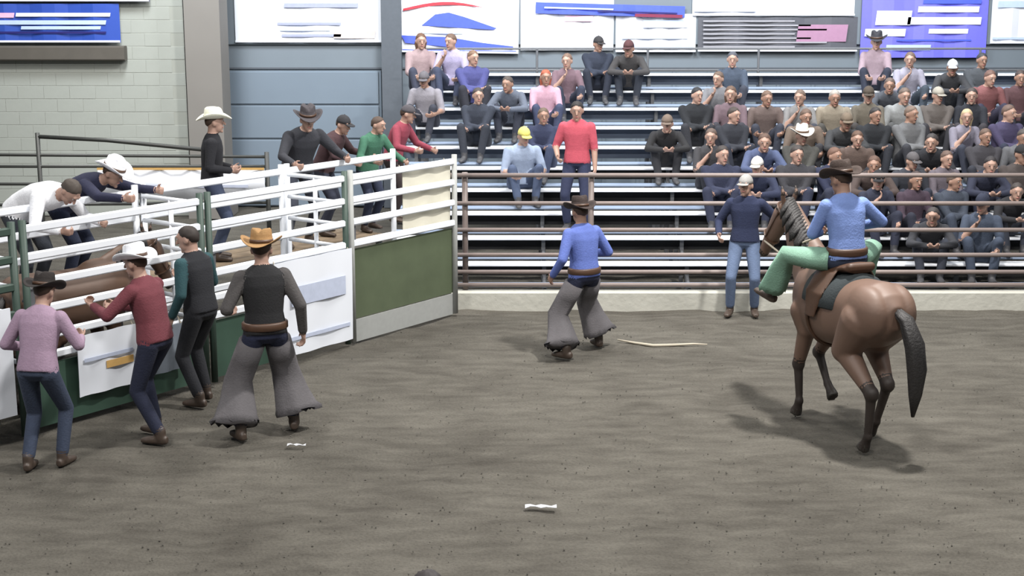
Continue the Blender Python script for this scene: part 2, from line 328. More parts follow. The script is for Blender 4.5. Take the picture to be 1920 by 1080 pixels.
# the +y axis of a gate points away from the arena here when negative: find the arena side sign
AS = 1 if (Matrix.Rotation(CROT, 3, 'Z') @ Vector((0, 1, 0))).dot(CN) > 0 else -1
gate(-0.05, 1.80, 0, RZ[:4], 'white railed chute gate in the far corner with olive lower sheet', M['kick'],
     [('lower_sheet', M['olive'], .05, 1.78, .28, 1.06, -AS * .03), ('kickboard', M['kick'], .05, 1.78, .02, .27, -AS * .02)])
gate(1.83, 3.83, 0, RZ[:6], 'white railed chute gate in the middle of the chute row', M['greenpipe'],
     [('lower_sheet', M['greensheet'], .05, 1.95, .06, .64, -AS * .03)])
gate(3.87, 5.93, 0, RZ[:6], 'nearest white railed chute gate before the bay horse', M['greenpipe'],
     [('lower_sheet', M['greensheet'], .05, 2.0, .06, .62, -AS * .03)])
gate(5.98, 8.0, 0, RZ[:5], 'chute gate cut off by the left edge with white lower sheet', M['greenpipe'],
     [('lower_sheet', M['banner_white'], .12, 1.95, .25, 1.2, AS * .03)], M['greenpipe'])
for a, b, nm in ((-.05, 1.80, 'far corner'), (1.83, 3.83, 'middle'), (3.87, 5.93, 'nearest'), (5.98, 8.0, 'cut off left')):
    gate(a, b, -0.95, RZ[:6], 'white railed rear gate of the %s chute below the catwalk' % nm, M['white'])
for t, nm in ((1.815, 'far and middle'), (3.85, 'middle and nearest'), (5.955, 'nearest and cut off')):
    g = empty('divider_gate', ch(t, -0.06), CROT); dv = -AS
    m = MB().tube([(0, 0, 0), (0, dv * 0.83, 0)], 0.024, 8).mesh('rail', True); m.materials.append(M['white'])
    for z in RZ: link('rail', m, g, (0, 0, z - .03))
    MB().tube([(0, dv * .42, .03), (0, dv * .42, 1.82)], .024, 8).obj('upright', M['white'], g, True)
    tag(g, 'short white cross gate between the %s chutes' % nm, 'gate', 'cross gates between the chutes')
# sheets hung on the chutes
def sheet(t0, t1, z0, z1, off, m, name, label, extras=()):
    g = empty(name, ch(t0, off, z0), CROT); w, h = t1 - t0, z1 - z0; n = 10
    mb = MB()
    for back in (0, 1):
        for j in range(5):
            for i in range(n + 1): mb.v.append((w * i / n, (0.012 * math.sin(i * 1.3 + j * .4)) + (.006 if back else 0), h * j / 4))
    q = (n + 1) * 5
    for j in range(4):
        for i in range(n):
            a = j * (n + 1) + i; mb.f.append((a, a + 1, a + n + 2, a + n + 1)); mb.f.append((q + a + 1, q + a, q + a + n + 1, q + a + n + 2))
    mb.obj('fabric', m, g, True)
    for nm, mm, x0, x1, za, zb in extras: MB().box(((x0 + x1) / 2 * w, AS * .022, (za + zb) / 2 * h), ((x1 - x0) * w, .006, (zb - za) * h)).obj(nm, mm, g)
    for x in (.03, w - .03): MB().tube([(x, 0, h - .03), (x, -AS * .06, h + .06)], .006, 5).obj('tie', M['rope'], g)
    return tag(g, label, 'banner')
orange = mat('amber_print', srgb(196, 158, 96), .6); sil = mat('silver_print', srgb(176, 184, 204), .6)
sheet(1.84, 3.0, 0.09, 1.10, .05, M['banner_white'], 'chute_banner', 'large white banner covering the lower half of middle chute gate', [('lettering_bar', sil, .1, .8, .52, .72), ('border_stripe', sil, .05, .95, .16, .2)])
sheet(4.78, 5.46, 0.26, 0.82, .05, M['banner_white'], 'chute_banner', 'small white banner with amber mark low on nearest chute gate', [('amber_mark', orange, .1, .55, .38, .5), ('lettering_bar', sil, .1, .9, .56, .62)])
sheet(4.2, 4.62, 0.28, 0.72, .05, M['greypanel'], 'chute_banner', 'small slate grey sheet on nearest chute gate behind red shirt')
sheet(0.0, .86, 1.12, 1.82, -.06, M['cream'], 'chute_banner', 'cream sheet hung behind the upper rails at far corner')
# catwalk behind the chutes
PZ = 0.86
cw = empty('catwalk', ch(-.1, -1.08), CROT); tag(cw, 'raised plank catwalk behind the bucking chutes', 'catwalk')
plm = MB().bbox((4.1, 0, 0), (8.2, 0.19, 0.045), .008).mesh('plank'); plm.materials.append(M['wood'])
for i in range(6): link('plank', plm, cw, (0, -AS * (.1 + i * .2), PZ - .023))
pom = MB().tube([(0, 0, 0), (0, 0, PZ - .05)], .04, 8).mesh('post'); pom.materials.append(M['greysteel'])
for i in range(5):
    for y in (.1, 1.1): link('post', pom, cw, (.1 + i * 2, -AS * y, 0))
# black pipe alley fence behind the catwalk
AY = 19.2
af = empty('alley_fence', (at(60, 300, AY).x, AY, 0)); tag(af, 'black pipe alley fence with a sloping brace behind the chutes', 'fence')
def arel(px, py): p = at(px, py, AY); return (p.x - af.location.x, 0, p.z)
for a, b in (((-420, 287), (500, 294)), ((-420, 312), (500, 312)), ((-420, 345), (500, 345)), ((-420, 388), (500, 380))):
    MB().tube([arel(*a), arel(*b)], .02, 8).obj('rail', M['blackpipe'], af, True)
MB().tube([arel(70, 256), arel(200, 263), arel(384, 281)], .026, 8).obj('brace', M['blackpipe'], af, True)
for px, py in ((-420, 283), (-200, 284), (-60, 285), (70, 252), (384, 279), (500, 288)):
    x, _, z = arel(px, py); MB().tube([(x, .0, 0), (x, .0, z + .02)], .03, 8).obj('post', M['blackpipe'], af, True)

p0, p1 = at(186, 374, AY - .05), at(496, 318, AY - .05)
ab = empty('alley_banner', (p0.x, AY - .05, p0.z)); aw, ah = p1.x - p0.x, p1.z - p0.z
mb = MB(); n_ = 16
for back in (0, 1):
    for j in (0, 1):
        for i in range(n_ + 1): mb.v.append((aw * i / n_, .015 * math.sin(i * 1.9) + .006 * back, ah * j))
m_ = n_ + 1
for i in range(n_): mb.f += [(i, i + 1, m_ + i + 1, m_ + i), (2 * m_ + i + 1, 2 * m_ + i, 3 * m_ + i, 3 * m_ + i + 1), (i + 1, i, 2 * m_ + i, 2 * m_ + i + 1), (m_ + i, m_ + i + 1, 3 * m_ + i + 1, 3 * m_ + i)]
mb.obj('fabric', M['banner_white'], ab, True)
MB().box((aw / 2, -.022, ah + .012), (aw, .006, .03)).obj('orange_stripe', orange, ab); MB().box((aw / 2, -.022, ah * .45), (aw * .8, .006, .035)).obj('grey_stripe', sil, ab)
tag(ab, 'long white banner with orange top edge on black alley fence', 'banner')

# ------------------------------------------------------------------ organic bodies: shaped volumes fused into one skin
def frame_from(d, hint=(0, 0, 1)):
    d = Vector(d).normalized(); u = Vector(hint).cross(d)
    if u.length < 1e-3: u = Vector((1, 0, 0)).cross(d)
    u.normalize(); return u, d.cross(u), d
class Body:
    def __init__(self): self.v = []; self.f = []; self.t = []
    def _add(self, rings, tagi):
        n = len(rings[0]); o = len(self.v)
        for rg in rings: self.v += [tuple(p) for p in rg]
        self.t += [tagi] * (n * len(rings))
        for i in range(len(rings) - 1):
            for k in range(n): self.f.append((o + i * n + k, o + i * n + (k + 1) % n, o + (i + 1) * n + (k + 1) % n, o + (i + 1) * n + k))
        self.f.append(tuple(o + k for k in range(n - 1, -1, -1))); self.f.append(tuple(o + (len(rings) - 1) * n + k for k in range(n)))
    def cap(self, a, b, ra, rb, t, n=22):
        a, b = Vector(a), Vector(b); u, w, d = frame_from(b - a, (0.13, 0.31, 0.94)); L_ = (b - a).length; st = []
        for k in range(4): an = math.pi / 2 * (1 - k / 4) * .96; st.append((-ra * math.sin(an), ra * math.cos(an)))
        m = max(2, int(L_ / .012))
        for k in range(m + 1): st.append((L_ * k / m, ra + (rb - ra) * k / m))
        for k in range(1, 5): an = math.pi / 2 * k / 4 * .96; st.append((L_ + rb * math.sin(an), rb * math.cos(an)))
        self._add([[a + d * s + (u * math.cos(q) + w * math.sin(q)) * r for q in [2 * math.pi * i / n for i in range(n)]] for s, r in st], t)
    def chain(self, pts, rs, t):
        for i in range(len(pts) - 1): self.cap(pts[i], pts[i + 1], rs[i], rs[i + 1], t)
    def ell(self, c, ax, t, n=26):                         # ax: three half-axis vectors
        c = Vector(c); X, Y_, Z = [Vector(a) for a in ax]; rings = []
        for k in range(17):
            an = -math.pi / 2 * .97 + math.pi * .97 * k / 16
            rings.append([c + Z * math.sin(an) + (X * math.cos(q) + Y_ * math.sin(q)) * math.cos(an) for q in [2 * math.pi * i / n for i in range(n)]])
        self._add(rings, t)
    def loft(self, st, t, n=48, pw=2.0):                   # st: (centre, lateral vec, depth vec)
        fine = []
        for i in range(len(st) - 1):
            for k in range(6):
                q = k / 6; fine.append([Vector(st[i][j]).lerp(Vector(st[i + 1][j]), q) for j in range(3)])
        fine.append([Vector(a) for a in st[-1]])
        def se(a): c, s = math.cos(a), math.sin(a); return math.copysign(abs(c) ** (2 / pw), c), math.copysign(abs(s) ** (2 / pw), s)
        self._add([[c + X * se(q)[0] + Y_ * se(q)[1] for q in [2 * math.pi * i / n for i in range(n)]] for c, X, Y_ in fine], t)
    def fuse(self, name, voxel, nmat, iters=3):
        src = bpy.data.meshes.new(name); src.from_pydata(self.v, [], self.f); src.update()
        o = bpy.data.objects.new(name, src); COL.objects.link(o)
        r = o.modifiers.new('r', 'REMESH'); r.mode = 'VOXEL'; r.voxel_size = voxel; r.use_smooth_shade = True
        s = o.modifiers.new('s', 'SMOOTH'); s.factor = .5; s.iterations = iters
        dg = bpy.context.evaluated_depsgraph_get(); me = bpy.data.meshes.new_from_object(o.evaluated_get(dg))
        bpy.data.objects.remove(o); bpy.data.meshes.remove(src); me.name = name
        kd = KDTree(len(self.v))
        for i, p in enumerate(self.v): kd.insert(p, i)
        kd.balance(); ix = [self.t[kd.find(p.center)[1]] for p in me.polygons]
        me.materials.clear()
        for _ in range(nmat): me.materials.append(M['skin'])
        me.polygons.foreach_set('material_index', ix); me.polygons.foreach_set('use_smooth', [True] * len(ix)); me.update()
        return me
def ik(a, target, l1, l2, pole):
    a, target = Vector(a), Vector(target); d = target - a; L_ = min(d.length, (l1 + l2) * .998); d.normalize(); end = a + d * L_
    q = (l1 * l1 - l2 * l2 + L_ * L_) / (2 * L_); h = math.sqrt(max(l1 * l1 - q * q, 0)); p = Vector(pole); p = p - d * p.dot(d)
    if p.length < 1e-4: p = Vector((1, 0, 0))
    return a + d * q + p.normalized() * h, end
SKIN, SHIRT, PANTS, SHOES, VEST = 0, 1, 2, 3, 4
DEF = dict(pelvis=(0, 0, .94), lean=(4, 8), side=0, twist=0, head=(0, 0), feet=((-.12, 0, 0, 8), (.12, 0.02, 0, -8)), hands=((-.27, .08, .82), (.27, .08, .82)),
           knee=((-.15, 1, 0), (.15, 1, 0)), elbow=((-.5, -1, -.2), (.5, -1, -.2)), sleeve='long', curl=30, vest=False, voxel=.009, girth=1.0, pitchfeet=(0, 0))
def person_mesh(name, **kw):
    p = dict(DEF); p.update(kw); b = Body(); g = p['girth']
    # spine, integrated from pelvis to neck
    S = [-.12, -.07, -.03, 0, .07, .14, .25, .36,   .44, .50, .528]; pos = {}; cur = Vector(p['pelvis']); last = 0.0
    def dirs(s):
        q = min(max((s + .05) / .4, 0), 1); ln = R(p['lean'][0] + (p['lean'][1] - p['lean'][0]) * q); sd = R(p['side'] * q)
        u = Vector((math.sin(sd), math.sin(ln) * math.cos(sd), math.cos(ln) * math.cos(sd)))
        tw = R(p['twist'] * q); lat = Vector((math.cos(tw), -math.sin(tw), 0)); lat = (lat - u * lat.dot(u)).normalized(); return u, lat, u.cross(lat)
    for s in S:
        if s <= 0: pos[s] = Vector(p['pelvis']) + dirs(0)[0] * s
        else: cur = cur + dirs((s + last) / 2)[0] * (s - last); last = s; pos[s] = cur.copy()
    def ring(s, w, d, fo=0.0): u, l, f = dirs(s); return (pos[s] + f * fo, l * w * g, f * d * g)
    tt = VEST if p['vest'] else SHIRT
    b.loft([ring(-.12, .07, .06), ring(-.07, .155, .112), ring(0, .166, .120)], PANTS, pw=2.4)
    b.loft([ring(-.03, .180, .134), ring(0, .178, .132), ring(.07, .166, .126), ring(.14, .155, .120), ring(.25, .168, .124), ring(.36, .186, .125), ring(.44, .180, .108), ring(.50, .120, .082), ring(.528, .078, .062)], tt, pw=2.3)
    u, l, f = dirs(.5)
    nb = pos[.50]; hy, hp = R(p['head'][0]), R(p['head'][1])
    hf = Vector((math.sin(hy) * math.cos(hp), math.cos(hy) * math.cos(hp), math.sin(hp))); hu = Vector((0, 0, 1)); hr = hf.cross(hu).normalized(); hu = hr.cross(hf)
    hc = nb + (u * .7 + Vector((0, 0, .3))).normalized() * .155 + hf * .025
    b.cap(nb - u * .02, hc - hu * .05 - hf * .02, .06, .054, SKIN)
    b.ell(hc + hu * .01, (hr * .076, hf * .098, hu * .103), SKIN); b.ell(hc - hu * .055 + hf * .03, (hr * .058, hf * .062, hu * .072), SKIN)
    b.cap(hc + hf * .095 + hu * .012, hc + hf * .118 - hu * .032, .010, .015, SKIN, 8)
    b.cap(hc + hf * .092 + hu * .035 - hr * .035, hc + hf * .092 + hu * .035 + hr * .035, .013, .013, SKIN, 8)
    b.ell(hc - hu * .112 + hf * .075, (hr * .022, hf * .018, hu * .018), SKIN)
    for s in (-1, 1): b.ell(hc + hr * s * .08 - hu * .012 - hf * .008, (hr * .013, hf * .024, hu * .034), SKIN, 8)
    J = {}
    for i, s in ((0, -1), (1, 1)):
        u, l, f = dirs(.44); sh = pos[.44] + l * s * .175 * g - u * .01
        el, wr = ik(sh, p['hands'][i], .285, .26, p['elbow'][i]); st = p['sleeve']
        b.cap(sh, el, .066 * g, .052, SHIRT)
        if st == 'short':
            b.cap(sh, sh.lerp(el, .7), .070 * g, .060, SHIRT); b.cap(el, wr, .043, .030, SKIN); b.cap(sh.lerp(el, .8), el, .046, .043, SKIN)
        else: b.cap(el, sh.lerp(el, .5), .052, .055, SHIRT); b.cap(el, el.lerp(wr, .93), .050, .040, SHIRT)
        d = (wr - el).normalized(); T = Vector((0, 1, 0.35)); T = T - d * T.dot(d)
        if T.length < .35: T = Vector((0, .1, 1)) - d * d.z
        T.normalize(); nrm = d.cross(T) * -s
        b.cap(wr - d * .03, wr + d * .02, .029, .027, SKIN)
        b.loft([(wr + d * .0, T * .028, nrm * .018), (wr + d * .05, T * .041, nrm * .017), (wr + d * .095, T * .040, nrm * .013)], SKIN, 12)
        for k, (lo, ln) in enumerate(((.030, .070), (.010, .080), (-.011, .074), (-.031, .058))):
            r0 = wr + d * .09 + T * lo; c1 = R(p['curl']); c2 = R(p['curl'] * 2.1)
            m1 = r0 + (d * math.cos(c1) + nrm * math.sin(c1)) * ln * .5; m2 = m1 + (d * math.cos(c2) + nrm * math.sin(c2)) * ln * .5
            b.cap(r0 - d * .01, m1, .0098, .0092, SKIN, 8); b.cap(m1, m2, .0092, .008, SKIN, 8)
        t0 = wr + d * .025 + T * .028; t1 = t0 + (d * .6 + T * .75 + nrm * .3).normalized() * .038; t2 = t1 + (d * .9 + T * .2 + nrm * .45).normalized() * .032
        b.cap(t0, t1, .013, .011, SKIN, 8); b.cap(t1, t2, .011, .009, SKIN, 8)
        # legs
        u0, l0, f0 = dirs(0); hip = pos[0] + l0 * s * .092 * g - u0 * .05; fx, fy, fz, yaw = p['feet'][i]
        kn, an = ik(hip, (fx, fy, fz + .095), .44, .425, p['knee'][i])
        b.cap(hip, kn, .094 * g, .066, PANTS); b.cap(kn, an + (kn - an).normalized() * .05, .066, .056, PANTS); b.ell(kn, (Vector((.064, 0, 0)), Vector((0, .066, 0)), Vector((0, 0, .07))), PANTS, 10)
        ya = R(yaw); fd = Vector((math.sin(-ya), math.cos(-ya), 0)); pf = R(p['pitchfeet'][i]); fu = Vector((0, 0, 1)); fd = fd * math.cos(pf) + fu * math.sin(pf); fu = Vector((0, 0, 1)) * math.cos(pf) - Vector((math.sin(-ya), math.cos(-ya), 0)) * math.sin(pf)
        fl = fd.cross(fu)
        b.cap(an + fu * .03, an - fu * .03, .046, .048, SHOES)
        b.loft([(an - fu * .05 - fd * .065, fl * .026, fu * .03), (an - fu * .05 - fd * .03, fl * .038, fu * .042), (an - fu * .055 + fd * .07, fl * .046, fu * .037), (an - fu * .062 + fd * .14, fl * .045, fu * .028), (an - fu * .068 + fd * .185, fl * .028, fu * .02)], SHOES, 14, 2.5)
        J[i] = (hip, kn, an)
    me = b.fuse(name, p['voxel'], 5, 3)
    HM = Matrix(((hr.x, hf.x, hu.x, hc.x), (hr.y, hf.y, hu.y, hc.y), (hr.z, hf.z, hu.z, hc.z), (0, 0, 0, 1)))
    return dict(mesh=me, head=HM, legs=J, p=p)

# head-frame pieces shared by all figures (x right, y forward, z up, origin at the centre of the head)
def sph(rad, n=24, m=14, fn=None):
    mb = MB(); rings = []
    for j in range(m + 1):
        th = -math.pi / 2 * .985 + math.pi * .985 * j / m; rg = []
        for i in range(n):
            a = 2 * math.pi * i / n; v = Vector((math.cos(th) * math.cos(a), math.cos(th) * math.sin(a), math.sin(th)))
            q = Vector((v.x * rad[0], v.y * rad[1], v.z * rad[2])); rg.append(fn(v, q) if fn else q)
        rings.append(rg)
    mb.loft(rings); return mb
def hairf(long):
    def fn(v, q):
        face = 1 / (1 + math.exp(-(v.y * 1.0 - v.z * 1.5 - .02) * 16)); face = 0 if long and v.y < .05 else face; r = 1.0 - .16 * face; q = q * r
        q = q + v * (.004 * math.sin(v.x * 31) * math.sin(v.z * 23 + v.y * 17))
        if v.z < 0 and v.y < .35: q.z *= (1 + (2.0 if long else .15) * min(1, (.35 - v.y) * 1.6)) ; q.x *= 1 + (.12 if long else 0)
        if v.z < -.6 and not long: q = q * .9
        return q + Vector((0, -.008, .016))
    return fn
def hat_mesh():
    n = 40; st = []
    prof = [(0.0, .115, 0), (.045, .118, 0), (.075, .122, 0), (.088, .110, 0), (.094, .06, 0), (.100, .0, 0), (.125, -.003, .35), (.155, .0, .8), (.178, .006, 1.2), (.180, .0, 1.2), (.155, -.007, .8), (.125, -.010, .35), (.092, -.010, 0), (.085, .05, 0)]
    rings = []
    for r, z, c in prof:
        rg = []
        for i in range(n):
            a = 2 * math.pi * i / n; x, y = math.cos(a) * max(r, .004) * .93, math.sin(a) * max(r, .004) * 1.14
            zz = z + c * (.045 * abs(math.cos(a)) ** 2.2 - .022 * abs(math.sin(a)) ** 3)
            if z > .1: zz += -.028 * math.exp(-(x / .022) ** 2) - .012 * (y / .1 if y > 0 else 0)
            if z > .05 and y > .03: x *= .80
            rg.append(Vector((x, y, zz)))
        rings.append(rg)
    mb = MB(); mb.loft(rings); return mb.mesh('cowboy_hat', True)
def cap_mesh():
    mb = sph((.086, .108, .105), 24, 10, lambda v, q: Vector((q.x, q.y, q.z if q.z > 0 else q.z * .06)))
    t = []; 
    for z in (0.004, -.006):
        for i in range(9): a = math.pi * (.2 + .6 * i / 8); t.append((math.cos(a) * .078, .06 + math.sin(a) * .04, z))
        for i in range(9): a = math.pi * (.2 + .6 * i / 8); t.append((math.cos(a) * .085, .085 + math.sin(a) * .10, z - .012))
    fs = []
    for i in range(8): fs += [(i, i + 1, 10 + i, 9 + i), (19 + i, 18 + i, 27 + i, 28 + i), (9 + i, 10 + i, 28 + i, 27 + i), (i + 1, i, 18 + i, 19 + i)]
    fs += [(0, 9, 27, 18), (8, 26, 35, 17)]
    mb.add(t, fs); mb.add([(.008, 0, .112), (-.008, 0, .112), (0, .008, .112), (0, -.008, .112), (0, 0, .098)], [(0, 2, 1, 3), (0, 4, 2), (2, 4, 1), (1, 4, 3), (3, 4, 0)])
    return mb.mesh('cap', True)
def eye_mesh():
    mb = MB(); mi = []
    a = sph((.0115, .009, .006), 10, 6); mb.add(a.v, a.f); mi += [0] * len(a.f)
    a = sph((.0062, .004, .0062), 10, 5); mb.add([Vector(q) + Vector((0, .0070, 0)) for q in a.v], a.f); mi += [1] * len(a.f)
    me = mb.mesh('eye', True); me.materials.append(M['eye']); me.materials.append(M['iris']); me.polygons.foreach_set('material_index', mi); return me
def band_mesh():
    mb = MB(); rings = []
    for r, z in ((.0985, .004), (.1045, .004), (.1015, .030), (.096, .030)): rings.append([Vector((math.cos(a) * r * .93, math.sin(a) * r * 1.14, z)) for a in [2 * math.pi * k / 32 for k in range(32)]])
    rings.append(rings[0]); mb.loft(rings); me = mb.mesh('hat_band', True); me.materials.append(M['leather']); return me
def mouth_mesh():
    a = sph((.024, .008, .007), 12, 6); mb = MB(); mb.add([Vector(q) + Vector((0, .092, -.067)) for q in a.v], a.f); me = mb.mesh('mouth', True); me.materials.append(M['lip']); return me
HAIR = sph((.086, .106, .104), 28, 16, hairf(False)).mesh('hair', True); HAIRL = sph((.086, .106, .104), 28, 16, hairf(True)).mesh('long_hair', True)
HAT, CAPM, EYE, MOUTH, BAND = hat_mesh(), cap_mesh(), eye_mesh(), mouth_mesh(), band_mesh()
for q in (HAIR, HAIRL, HAT, CAPM): q.materials.append(M['shoe'])
def place_person(pm, loc, rz, label, cols, head='hair', headcol=None, haircol=(58, 42, 32), scale=1.0, skin='skin', group=None, cat='person', scalehat=1.0):
    o = link('person', pm['mesh'], None, loc); o.rotation_euler = (0, 0, rz); o.scale = (scale,) * 3
    setm(o, 0, M[skin]); setm(o, 1, cols['shirt']); setm(o, 2, cols['pants']); setm(o, 3, cols.get('shoes', M['boots'])); setm(o, 4, cols.get('vest', cols['shirt']))
    def child(name, me, m=None, off=None):
        c = link(name, me, o); c.matrix_local = pm['head'] @ (off or Matrix())
        if m: setm(c, 0, m)
        return c
    child('eye', EYE, None, Matrix.Translation((-.031, .0920, .012))); child('eye', EYE, None, Matrix.Translation((.031, .0920, .012))); child('mouth', MOUTH)
    hm = mat('hair_%d_%d_%d' % haircol, srgb(*haircol), .7, .25, 40)
    if head == 'long': child('long_hair', HAIRL, hm)
    elif head == 'hair': child('hair', HAIR, hm)
    elif head == 'hat': child('hair', HAIR, hm, Matrix.Diagonal((.97, .97, .93, 1))); link('hat_band', BAND, child('cowboy_hat', HAT, headcol, Matrix.Translation((0, -.004, .052))))
    elif head == 'cap': child('hair', HAIR, hm, Matrix.Diagonal((.97, .97, .93, 1))); child('cap', CAPM, headcol, Matrix.Translation((0, 0, .03)))
    return tag(o, label, cat, group)
def chaps(o, pm, m, flare=1.0, k0=1.0):
    for i, s in ((0, -1), (1, 1)):
        hip, kn, an = pm['legs'][i]; mb = MB(); rings = []; n = 28
        P_ = [hip.lerp(kn, .15), hip.lerp(kn, .55), kn, kn.lerp(an, .4), kn.lerp(an, .75), an + (kn - an) * .16]
        rr = [.112, .108, .104, .118, .138, .150]
        for j, c in enumerate(P_):
            a = (P_[min(j + 1, 5)] - P_[max(j - 1, 0)]).normalized(); la = Vector((1, 0, 0)); la = (la - a * la.dot(a)).normalized(); fo = a.cross(la)
            q = j / 5; rg = []
            for k in range(n):
                an_ = 2 * math.pi * k / n; w = rr[j] * (1 - (1 - k0) * q) * (1 + .06 * q * math.sin(an_ * 5 + s)); out = max(0, math.cos(an_) * s)
                rg.append(c + la * (math.cos(an_) * w * (1 + flare * .5 * q * out)) + fo * math.sin(an_) * w * .95 + (a * (.03 * (k % 2)) if j == 5 else Vector()))
            rings.append(rg)
        mb.loft(rings); mb.obj('chap_leg', m, o, True)
    b_ = MB(); pv = Vector(pm['p']['pelvis']); rg = []
    rings = []
    for r_, z in ((.182, -.01), (.192, 0), (.192, .045), (.182, .055)):
        rings.append([pv + Vector((math.cos(a) * r_, math.sin(a) * r_ * .78, z + .01)) for a in [2 * math.pi * k / 24 for k in range(24)]])
    b_.loft(rings); b_.obj('chap_belt', M['leather'], o, True)
def yaw_to(d): return math.atan2(-d[0], d[1])

# ------------------------------------------------------------------ horses
COAT, POINTS, HOOF = 0, 1, 2
def horse_mesh(name, legs, neck, voxel=.016):
    b = Body(); X = Vector((1, 0, 0))
    st = []
    for y, z, w, h in ((-.82, 1.20, .07, .10), (-.74, 1.19, .19, .20), (-.58, 1.18, .268, .285), (-.36, 1.15, .268, .295), (-.1, 1.11, .285, .315), (.15, 1.095, .29, .325), (.36, 1.12, .262, .335), (.52, 1.14, .22, .30), (.64, 1.13, .15, .20)):
        st.append(((0, y, z), X * w, Vector((0, 0, h))))
    b.loft(st, COAT, 56, 2.2)
    b.ell((-.13, -.56, 1.2), (X * .15, Vector((0, .26, 0)), Vector((0, 0, .24))), COAT); b.ell((.13, -.56, 1.2), (X * .15, Vector((0, .26, 0)), Vector((0, 0, .24))), COAT)
    b.ell((0, .30, 1.40), (X * .09, Vector((0, .22, 0)), Vector((0, 0, .09))), COAT)
    n = [Vector(q) for q in neck]                       # base, mid, upper, poll, cheek, bridge, nose, muzzle
    def st2(pts, wh, hint=Vector((0, 0, 1))):
        out = []
        for i, q in enumerate(pts):
            d = (pts[min(i + 1, len(pts) - 1)] - pts[max(i - 1, 0)]).normalized(); lat = X - d * X.dot(d); lat.normalize(); up_ = lat.cross(d)
            out.append((q, lat * wh[i][0], up_ * wh[i][1]))
        return out
    b.loft(st2(n[:4], ((.165, .30), (.125, .22), (.09, .155), (.072, .115))), COAT, 40)
    b.loft(st2(n[3:8], ((.068, .09), (.086, .125), (.066, .09), (.052, .062), (.05, .055))), COAT, 18)
    b.ell(n[7], (X * .052, Vector((0, .05, 0)), Vector((0, 0, .055))), POINTS)
    hd = (n[4] - n[3]).normalized(); upv = Vector((0, 0, 1)); upv = (upv - hd * upv.dot(hd)).normalized()
    for s in (-1, 1):
        e0 = n[3] + X * s * .05 + upv * .07; b.cap(e0, e0 + Vector((s * .02, -.02, .09)), .026, .024, COAT, 8); b.cap(e0 + Vector((s * .02, -.02, .09)), e0 + Vector((s * .022, .0, .16)), .024, .007, POINTS, 8)
    for (pts, hind) in legs:
        q = [Vector(a) for a in pts]                     # hind: hip, stifle, hock, fetlock, hoof ; front: shoulder, elbow, knee, fetlock, hoof
        rs = (.19, .125, .058, .040, .042) if hind else (.13, .092, .054, .038, .040)
        b.cap(q[0], q[1], rs[0], rs[1], COAT); b.cap(q[1], q[1].lerp(q[2], .8), rs[1] * .9, rs[2] * 1.12, COAT); b.cap(q[1].lerp(q[2], .82), q[2], rs[2] * 1.1, rs[2], POINTS)
        b.ell(q[2], (X * rs[2] * 1.08, Vector((0, rs[2] * 1.25, 0)), Vector((0, 0, rs[2] * 1.3))), POINTS, 24)
        b.cap(q[2], q[3], rs[2] * .82, .033, POINTS); b.ell(q[3], (X * .042, Vector((0, .046, 0)), Vector((0, 0, .045))), POINTS, 10)
        b.cap(q[3], q[4], .037, .045, POINTS)
        d = (q[4] - q[3]).normalized(); lat = X; fo = d.cross(lat); fo = fo if fo.y > 0 else -fo
        b.loft([(q[4] - d * .02, lat * .046, fo * .048), (q[4] + d * .055 + fo * .012, lat * .058, fo * .068)], HOOF, 14)
    return b.fuse(name, voxel, 3, 3), n
def tail_part(o, pts, m):
    mb = MB(); pts = [Vector(q) for q in pts]; rings = []; nn = 18
    wd = [.035, .06, .085, .085, .06, .015]
    for i, q in enumerate(pts):
        d = (pts[min(i + 1, len(pts) - 1)] - pts[max(i - 1, 0)]).normalized(); u, w, _ = frame_from(d, (0, 1, 0.2))
        rings.append([q + (u * math.cos(a) + w * math.sin(a) * .75) * wd[i] * (1 + .14 * math.sin(a * 6 + i * .4)) for a in [2 * math.pi * k / nn for k in range(nn)]])
    mb.loft(rings); return mb.obj('tail', m, o, True)
def mane_part(o, n, m, side=1):
    mb = MB()
    P_ = [n[0].lerp(n[1], .35) + Vector((0, -.06, .16)), n[1] + Vector((0, -.13, .14)), n[2] + Vector((0, -.10, .09)), n[3] + Vector((0, -.05, .09))]
    for j in range(22):
        q = j / 21 * 2.999; i = int(q); c = P_[i].lerp(P_[min(i + 1, 3)], q - i); ln = .17 + .05 * math.sin(j * 2.1)
        mb.tube([c + Vector((0, 0, .005)), c + Vector((side * .06, -.015, -.02)), c + Vector((side * .13, -.03, -ln * .6)), c + Vector((side * .145, -.035, -ln))], [.022, .026, .022, .005], 6)
    mb.tube([n[3] + Vector((0, 0, .08)), n[3] + Vector((0, .07, .06)), n[3] + Vector((0, .12, -.03))], [.03, .03, .006], 6)
    return mb.obj('mane', m, o, True)
def halter(o, n, m):
    mb = MB(); X = Vector((1, 0, 0))
    def loop(c, d, w, h):
        u = X; v = d.normalized().cross(X).normalized(); pts = [c + u * math.cos(a) * w + v * math.sin(a) * h for a in [2 * math.pi * k / 18 for k in range(19)]]; mb.tube(pts, .011, 5)
    loop(n[5].lerp(n[6], .2), n[6] - n[5], .068, .092); loop(n[3].lerp(n[4], .3), n[4] - n[3] + Vector((0, 0, -.1)), .09, .13)
    for s in (-1, 1): mb.tube([n[3].lerp(n[4], .5) + X * s * .088, n[5].lerp(n[6], .2) + X * s * .07], .010, 5)
    mb.obj('halter', m, o)
def horse_eyes(o, n):
    c = n[3].lerp(n[4], .62); me = sph((.018, .022, .02), 10, 6).mesh('eye', True); me.materials.append(M['hoof'])
    for s in (-1, 1): link('eye', me, o, c + Vector((s * .074, .02, .05)))

